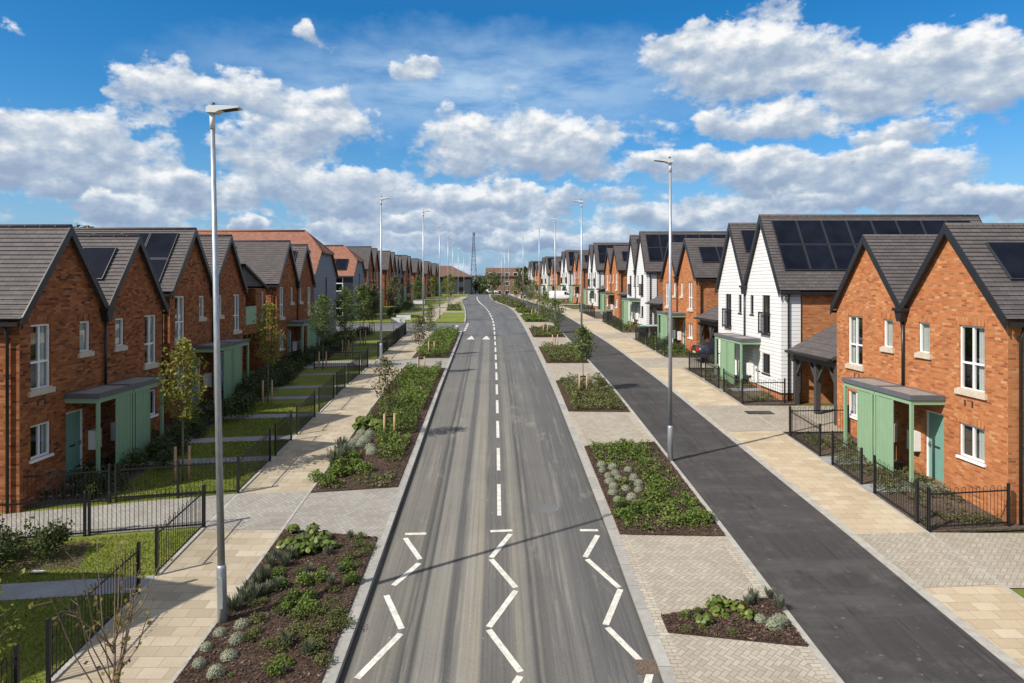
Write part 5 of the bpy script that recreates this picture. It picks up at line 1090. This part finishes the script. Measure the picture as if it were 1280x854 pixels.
# ------------------------------------------------------------------ vehicles, bins, signs, mast
def car(name, L, W, H, paint, label, cat, van=False):
    r = empty(name); tag(r, label, cat)
    # side profile stations: x, lower z, belt z, roof z, half width at belt, half width at roof
    if van: st = [(0, .45, 1.0, 1.0, .80, .70), (.06, .3, 1.05, H - .1, .9, .80), (.3, .28, 1.05, H, .93, .84), (L * .62, .28, 1.05, H, .95, .84), (L * .72, .28, 1.05, H - .1, .95, .8), (L * .86, .28, 1.05, 1.18, .93, .8), (L * .96, .3, .95, 1.0, .88, .7), (L, .42, .7, .75, .78, .62)]
    else: st = [(0, .5, .82, .86, .74, .66), (.08, .34, .9, .98, .82, .74), (.45, .26, .93, 1.02, .86, .74), (.95, .26, .93, H - .06, .88, .60), (1.5, .26, .93, H, .89, .62), (L * .52, .26, .93, H - .02, .89, .62), (L * .72, .26, .92, 1.0, .88, .72), (L * .9, .28, .8, .86, .85, .68), (L * .97, .34, .66, .72, .78, .6), (L, .45, .6, .64, .68, .5)]
    k = W / 1.86; rows = []
    for x, zl, zb, zr, wb, wr in st:
        wb *= k; wr *= k; rows.append([(x, -wb * .94, zl), (x, -wb, (zl + zb) / 2), (x, -wb * .98, zb), (x, -wr, zr - .05), (x, -wr * .8, zr), (x, wr * .8, zr), (x, wr, zr - .05), (x, wb * .98, zb), (x, wb, (zl + zb) / 2), (x, wb * .94, zl)])
    m = MB(); n = len(rows[0]); b = 0
    for q in rows: m.v += q
    for i in range(len(rows) - 1):
        for j in range(n):
            j2 = (j + 1) % n; m.f.append((i * n + j, (i + 1) * n + j, (i + 1) * n + j2, i * n + j2)); m.uv.append(None); m.mi.append(0); m.sm.append(j != n - 1)
    m.f += [tuple(range(n))[::-1], tuple((len(rows) - 1) * n + j for j in range(n))]; m.uv += [None, None]; m.mi += [0, 0]; m.sm += [False, False]
    m.build('body', paint, r)
    def glass(ia, ib, name, offs=.012):
        for sgn in (-1, 1):
            A, B = rows[ia], rows[ib]; f = lambda q: [Vector(q[2]), Vector(q[3])] if sgn < 0 else [Vector(q[7]), Vector(q[6])]
            a0, a1 = f(A); b0, b1 = f(B); g = MB(); o = Vector((0, sgn * offs, .004))
            g.face([tuple(p + o) for p in (a0.lerp(a1, .1).lerp(b0.lerp(b1, .1), .04), b0.lerp(b1, .1).lerp(a0.lerp(a1, .1), .04), b0.lerp(b1, .92).lerp(a0.lerp(a1, .92), .04), a0.lerp(a1, .92).lerp(b0.lerp(b1, .92), .04))]); g.build(name, M['carglass'], r)
    def across(ia, ib, name):
        A, B = rows[ia], rows[ib]; g = MB(); up = Vector((.0, 0, .014))
        g.face([tuple(Vector(p) + up) for p in (Vector(A[4]).lerp(Vector(B[4]), .06), Vector(B[4]).lerp(Vector(A[4]), .06), Vector(B[5]).lerp(Vector(A[5]), .06), Vector(A[5]).lerp(Vector(B[5]), .06))]); g.build(name, M['carglass'], r)
    if van: glass(3, 4, 'side_window'); glass(4, 5, 'side_window'); across(4, 5, 'windscreen')
    else: glass(3, 4, 'side_window'); glass(4, 5, 'side_window'); across(2, 3, 'rear_window'); across(5, 6, 'windscreen')
    for x in (L * .2, L * .8):
        for s in (-1, 1):
            w = MB(); y = s * (W / 2 - .1); w.tube([(x, y - .1, .31), (x, y + .1, .31)], .31, 18); wo = w.build('wheel', M['rubber'], r); w = MB(); w.tube([(x, y + s * .095, .31), (x, y + s * .112, .31)], .2, 14); w.build('rim', M['metal'], wo)
    for s in (-1, 1):
        t_ = MB(); t_.box(-.03, .07, s * W * .36 - .14, s * W * .36 + .14, .72, .9); t_.build('tail_light', M['tail'], r); t_ = MB(); t_.box(L - .1, L + .015, s * W * .3 - .12, s * W * .3 + .12, .55, .68); t_.build('headlight', M['lantern'], r)
    p = MB(); p.box(-.03, -.005, -.26, .26, .55, .66); p.build('number_plate', M['plate'], r)
    bp = MB(); bp.box(-.06, .03, -W * .44, W * .44, .34, .5); bp.build('bumper', M['char'] if van else paint, r)
    return r
M['tail'] = plain('red_lens', (.5, .02, .025), .15); M['plate'] = plain('yellow_plate', (.7, .5, .08), .4)
M['car_dark'] = plain('dark_blue_paint', (.02, .023, .035), .18, spec=.7, var=.05); M['car_white'] = plain('white_paint', (.75, .76, .77), .22, var=.03); M['car_grey'] = plain('grey_blue_paint', (.05, .07, .10), .2, var=.05)
c = car('parked_car', 4.4, 1.8, 1.45, M['car_dark'], 'dark car with red tail light parked nose in under the carport by the white house', 'car'); c.location = (12.0, 41.6, gz(41.6) + .07)
c = car('parked_van', 4.0, 1.8, 1.75, M['car_white'], 'white van parked across the far right footway', 'van', True); c.location = (8.5, 112.5, gz(112) + .07); c.rotation_euler = (0, 0, R(-6))
c = car('parked_car', 4.2, 1.75, 1.45, M['car_grey'], 'grey blue car parked far along the service road', 'car'); c.location = (5.2, 132, gz(132) + .06); c.rotation_euler = (0, 0, R(75))
c = car('parked_car', 4.2, 1.75, 1.45, M['car_white'], 'white car parked at the left of the far road end', 'car'); c.location = (-8.4, 203, gz(203) + .05); c.rotation_euler = (0, 0, R(10))
c = car('parked_car', 4.2, 1.75, 1.45, M['car_white'], 'white car parked in front of the far brown roofed terrace', 'car'); c.location = (-3.9, 201, gz(201) + .05); c.rotation_euler = (0, 0, R(4))
def bin_(x, y, lid, label):
    r = empty('wheelie_bin', (x, y, gz(y) + .07)); tag(r, label, 'bin', 'wheelie bins'); b = MB()
    lo = [(-.22, -.25, .08), (.22, -.25, .08), (.22, .25, .08), (-.22, .25, .08)]; hi = [(-.28, -.35, .95), (.28, -.35, .95), (.28, .35, .95), (-.28, .35, .95)]
    b.face(lo[::-1]); b.face(hi)
    for i in range(4): b.face([lo[i], lo[(i + 1) % 4], hi[(i + 1) % 4], hi[i]])
    b.build('body', M['char'], r); l = MB(); l.prism([(-.37, .955), (.36, .955), (.33, 1.03), (-.2, 1.07), (-.37, 1.04)], 0, -.3, .3); l.build('lid', M[lid], r)
    for s in (-1, 1): w = MB(); w.tube([(s * .24 - .03, .25, .1), (s * .24 + .03, .25, .1)], .1, 10); w.build('wheel', M['rubber'], r)
M['lid_blue'] = plain('pale_blue_lid', (.42, .52, .62), .45); M['lid_green'] = plain('green_lid', (.05, .16, .10), .45)
bin_(11.55, 53.6, 'lid_blue', 'wheelie bin with pale blue lid behind the right railings'); bin_(12.3, 53.7, 'lid_blue', 'wheelie bin with pale blue lid against the carport post'); bin_(11.2, 52.9, 'lid_green', 'wheelie bin with green lid in front of the pale blue ones')
bin_(11.2, 68.6, 'lid_green', 'wheelie bin with green lid before the third right brick house')
def sign(x, y, label, w=1.15):
    r = empty('street_sign', (x, y, gz(y) + .1), R(6)); tag(r, label, 'street sign', 'street name plates')
    b = MB(); b.box(-w / 2, w / 2, -.02, .02, .75, 1.15); b.build('plate', M['white'], r); t_ = MB(); t_.box(-w / 2 - .03, w / 2 + .03, .021, .04, .70, 1.2); t_.build('backing_board', M['galv'], r)
    for s in (-1, 1): p = MB(); p.tube([(s * w * .33, .065, -.2), (s * w * .33, .065, 1.15)], .024, 6); p.build('leg', M['galv'], r)
sign(-8.5, 58.3, 'white street name plate on two legs at the left side street, nearer one'); sign(-8.4, 61.0, 'white street name plate on two legs at the left side street, farther one', 1.25); sign(-9.7, 84, 'pale street name plate before the far left brick houses', 1.4)
# lattice mast
M['mast'] = plain('hazed_steel', (.04, .066, .105), .6)  # distance haze tinted into the steel colour
r = empty('lattice_mast', (-17.2, 490, gz(490))); tag(r, 'tall steel lattice mast far beyond the road end', 'mast'); Hm = 40.5
wd = lambda z: 2.1 * (1 - z / Hm) ** 1.3 + .5
for sx, sy in ((-1, -1), (1, -1), (1, 1), (-1, 1)):
    p = MB(); zs = [Hm * i / 9 for i in range(10)]; p.tube([(sx * wd(z), sy * wd(z), z) for z in zs], .17, 5); p.build('leg', M['mast'], r)
b = MB(); z = 0
while z < Hm - 1:
    dz = max(2.2, wd(z) * 2.1); z2 = min(Hm, z + dz); w0, w1 = wd(z), wd(z2); c0 = [(-w0, -w0), (w0, -w0), (w0, w0), (-w0, w0)]; c1 = [(-w1, -w1), (w1, -w1), (w1, w1), (-w1, w1)]
    for i in range(4):
        j = (i + 1) % 4; b.tube([(*c0[i], z), (*c1[j], z2)],   .06, 4, cap=False); b.tube([(*c0[j], z), (*c1[i], z2)],   .06, 4, cap=False); b.tube([(*c1[i], z2), (*c1[j], z2)], .09, 4, cap=False)
    z = z2
b.build('bracing', M['mast'], r)
h = MB()
for a in (0, 120, 240): h.box(math.cos(R(a)) * .8 - .2, math.cos(R(a)) * .8 + .2, math.sin(R(a)) * .8 - .2, math.sin(R(a)) * .8 + .2, Hm - 2.2, Hm + .6)
h.build('antenna', M['mast'], r)

# ------------------------------------------------------------------ sun, sky with clouds, camera
AZ, EL = 31.0, 42.5                                # shadows run 31 degrees off +X towards +Y
to_sun = Vector((-math.cos(R(AZ)) * math.cos(R(EL)), -math.sin(R(AZ)) * math.cos(R(EL)), math.sin(R(EL))))
sl = bpy.data.lights.new('sun', 'SUN'); sl.energy = 5.0; sl.angle = R(.53); sl.color = (1, .925, .82)
so = bpy.data.objects.new('sun', sl); COL.objects.link(so); so.rotation_euler = to_sun.to_track_quat('Z', 'Y').to_euler(); so.location = (-20, -20, 40)
W = bpy.data.worlds.new('World'); sc.world = W; W.use_nodes = True
class WT(NT):
    def __init__(s): s.t = W.node_tree; s.n = s.t.nodes; s.l = s.t.links; s.out = s.n['World Output']; s.bg = s.n['Background']
w = WT()
sky = w.add('ShaderNodeTexSky'); sky.sky_type = 'NISHITA'; sky.sun_disc = False; sky.sun_elevation = R(EL); sky.sun_rotation = math.atan2(to_sun.x, to_sun.y); sky.air_density = 1.0; sky.dust_density = .4; sky.ozone_density = 3.0
CLOUDS = [ # centre x, y, half width, half height (photo pixels from the vanishing point frame), weight
 (60, 188, 150, 42, .95), (15, 150, 62, 32, .9), (130, 165, 75, 38, .9), (208, 108, 72, 34, .85), (300, 118, 76, 30, .85), (150, 105, 22, 16, .6), (392, 150, 66, 40, .95), (330, 185, 80, 34, .8), (95, 218, 150, 18, .82), (245, 238, 84, 24, .78), (165, 268, 62, 26, 1.0), (385, 222, 90, 24, .72), (425, 240, 60, 30, .85), (455, 165, 40, 26, .6),
 (392, 46, 32, 17, .66), (517, 91, 36, 18, .8), (0, 25, 16, 16, .55), (570, 165, 52, 32, .85), (690, 178, 95, 36, 1.0), (618, 195, 105, 28, .85), (640, 112, 16, 22, .5), (605, 247, 80, 20, .82), (485, 236, 66, 22, .7), (820, 158, 42, 22, .64), (720, 245, 100, 16, .5), (545, 276, 130, 16, .58), (860, 268, 110, 16, .56),
 (930, 80, 130, 46, 1.05), (860, 55, 60, 26, .8), (965, 12, 48, 20, .7), (1080, 95, 84, 38, .95), (1170, 78, 100, 40, 1.0), (1250, 95, 90, 52, 1.0), (1090, 124, 110, 26, .8), (970, 152, 90, 24, .95), (905, 158, 50, 20, .8), (1130, 165, 66, 20, .88), (850, 205, 62, 22, .9), (955, 212, 74, 28, 1.0), (1085, 215, 115, 28, 1.0), (1010, 250, 160, 14, .7), (1225, 252, 90, 22, .75), (790, 205, 40, 16, .5),
 (315, 284, 22, 12, .75), (430, 292, 50, 16, .85), (640, 302, 160, 14, .62)]
dirv = w.coord('Generated'); sp = w.add('ShaderNodeSeparateXYZ'); w.link(dirv, sp.inputs[0])
dx, dy, dzz = sp.outputs
az = w.math('ARCTAN2', dx, dy); hor = w.math('SQRT', w.math('ADD', w.math('MULTIPLY', dx, dx), w.math('MULTIPLY', dy, dy))); el = w.math('ARCTAN2', dzz, hor)
cb = w.add('ShaderNodeCombineXYZ'); w.link(az, cb.inputs[0]); w.link(el, cb.inputs[1]); P0 = cb.outputs[0]
# billowy domain distortion
def vmath(op, a, b=None, scale=None):
    nd = w.add('ShaderNodeVectorMath'); nd.operation = op
    for i, q in enumerate((a, b)):
        if q is None: continue
        if isinstance(q, (tuple, list)): nd.inputs[i].default_value = q
        else: w.link(q, nd.inputs[i])
    if scale is not None: nd.inputs['Scale'].default_value = scale
    return nd
nz = w.add('ShaderNodeTexNoise'); nz.inputs['Scale'].default_value = 17; nz.inputs['Detail'].default_value = 5; nz.inputs['Roughness'].default_value = .58; w.link(w.scalev(P0, 1, 1.35), nz.inputs['Vector'])
off = vmath('SUBTRACT', nz.outputs['Color'], (.5, .5, .5)); off = vmath('MULTIPLY', off.outputs[0], (.115, .07, 0)); P1 = vmath('ADD', P0, off.outputs[0]).outputs[0]
acc = None
for (px, py, rx_, ry_, wt) in CLOUDS:
    a = math.atan((px - VX) / F); e = math.atan((VY - py) / F * math.cos(a)); ra = rx_ / F * math.cos(a) ** 2; re = ry_ / F * math.cos(a)
    mp = vmath('MULTIPLY_ADD', P1, (1 / ra, 1 / re, 0)); mp.inputs[2].default_value = (-a / ra, -e / re, 1); ln = vmath('LENGTH', mp.outputs[0])
    g = w.math('MULTIPLY_ADD', ln.outputs['Value'], -1.25 * wt, 2.25 * wt, clamp=True); g2 = w.math('POWER', g, 3.5)
    nd = vmath('SCALE', mp.outputs[0]); w.link(g2, nd.inputs['Scale']); acc = nd.outputs[0] if acc is None else vmath('ADD', acc, nd.outputs[0]).outputs[0]
sa = w.add('ShaderNodeSeparateXYZ'); w.link(acc, sa.inputs[0]); ysum, wsum = sa.outputs[1], sa.outputs[2]; dens = w.math('POWER', wsum, 1 / 3.5)
# unseen sky around the view: pale cloud added to make shade light less blue
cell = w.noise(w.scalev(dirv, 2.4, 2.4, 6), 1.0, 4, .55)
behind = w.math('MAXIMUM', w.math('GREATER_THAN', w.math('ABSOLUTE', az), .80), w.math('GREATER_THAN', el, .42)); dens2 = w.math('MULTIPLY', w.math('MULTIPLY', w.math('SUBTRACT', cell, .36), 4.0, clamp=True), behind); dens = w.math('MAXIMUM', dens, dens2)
n1 = w.noise(w.scalev(P0, 1, 1.55), 19, 8, .58); n1b = w.noise(w.scalev(vmath('ADD', P0, (-.010, .014, 0)).outputs[0], 1, 1.55), 19, 4, .52)
n3 = w.noise(w.scalev(P0, 1, 1.6), 40, 5, .55)
D0 = w.math('ADD', dens, w.math('MULTIPLY', w.math('SUBTRACT', n1, .5), 1.08)); D0 = w.math('ADD', D0, w.math('MULTIPLY', w.math('SUBTRACT', n3, .5), .22))
lowband = w.ramp(w.math('MULTIPLY', el, 3.0), [(0, .52), (.26, .46), (.44, .16), (.6, 0)]); D0 = w.math('ADD', D0, lowband)
cov = w.ramp(D0, [(.43, 0), (.50, .22), (.59, .70), (.75, 1)])
vb = vmath('MULTIPLY_ADD', P1, (1 / .34, 1 / .065, 0)); vb.inputs[2].default_value = (.0 + .03 / .34, -.283 / .065, 0); vl = vmath('LENGTH', vb.outputs[0])
vn = w.noise(w.scalev(P0, 3.0, 11, 1, R(8)), 2.6, 6, .62)
veil = w.math('MULTIPLY', w.math('MULTIPLY_ADD', vl.outputs['Value'], -.66, .95, clamp=True), w.ramp(vn, [(.32, .3), (.6, 1)]))
low = w.ramp(w.math('MULTIPLY', el, 4.0), [(0, .9), (.2, .66), (.5, .28), (.9, 0)])
hgt = w.math('DIVIDE', ysum, w.math('ADD', wsum, .008))
relief = w.math('ADD', w.math('MULTIPLY', w.math('SUBTRACT', n1, n1b), 1.9), w.math('MULTIPLY', w.math('SUBTRACT', n3, .5), .60))
lit = w.math('ADD', w.math('ADD', .58, w.math('MULTIPLY', hgt, .50)), relief); lit = w.math('SUBTRACT', lit, w.math('MULTIPLY', w.math('SUBTRACT', D0, .55), .20))
ccol = w.ramp(lit, [(.05, (.36, .46, .62)), (.35, (.46, .56, .70)), (.58, (.60, .68, .78)), (.80, (.82, .86, .90)), (1, (1.02, 1.02, 1.02))])
# deepen the blue of the clear sky as the photograph's film does
hs = w.add('ShaderNodeHueSaturation'); hs.inputs['Saturation'].default_value = 1.42; hs.inputs['Value'].default_value = 1.0; hs.inputs['Hue'].default_value = .492; w.link(sky.outputs[0], hs.inputs['Color'])
SKS = .10
blue = w.mix(1, w.mix(w.ramp(el, [(.38, 0), (.6, 1)]), hs.outputs[0], sky.outputs[0]), (SKS * 1.12, SKS * 1.24, SKS * 1.42), 'MULTIPLY')  # unseen high sky kept plain, so shade light is less blue
blue = w.mix(veil, w.mix(low, blue, (.24, .43, .68)), (.52, .70, .90))
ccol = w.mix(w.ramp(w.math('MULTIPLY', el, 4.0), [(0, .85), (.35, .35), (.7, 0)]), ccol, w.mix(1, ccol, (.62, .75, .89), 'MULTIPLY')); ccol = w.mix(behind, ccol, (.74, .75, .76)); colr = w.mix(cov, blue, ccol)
grd = w.math('LESS_THAN', dzz, -.01); colr = w.mix(grd, colr, (.12, .12, .11))
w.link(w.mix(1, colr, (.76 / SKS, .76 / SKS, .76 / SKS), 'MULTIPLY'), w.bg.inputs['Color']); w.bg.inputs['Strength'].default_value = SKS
W.cycles.sampling_method = 'MANUAL'; W.cycles.sample_map_resolution = 512

cam = bpy.data.cameras.new('camera'); cam.sensor_width = 36; cam.sensor_fit = 'HORIZONTAL'; cam.lens = F / 1280 * 36; cam.clip_end = 6000; cam.clip_start = .1
cam.shift_x = (640 - VX) / 1280; cam.shift_y = -(427 - VY) / 1280
co = bpy.data.objects.new('camera', cam); COL.objects.link(co); co.location = (0, 0, CAMZ); co.rotation_euler = (R(90), 0, 0); sc.camera = co
sc.view_settings.view_transform = 'Standard'; sc.view_settings.look = 'None'; sc.view_settings.gamma = 1; sc.view_settings.exposure = .32; sc.view_settings.use_curve_mapping = False
sc.render.engine = 'CYCLES'; cy = sc.cycles; cy.max_bounces = 6; cy.diffuse_bounces = 3; cy.glossy_bounces = 3; cy.transparent_max_bounces = 12; cy.transmission_bounces = 4; cy.use_denoising = True; cy.caustics_reflective = False; cy.caustics_refractive = False
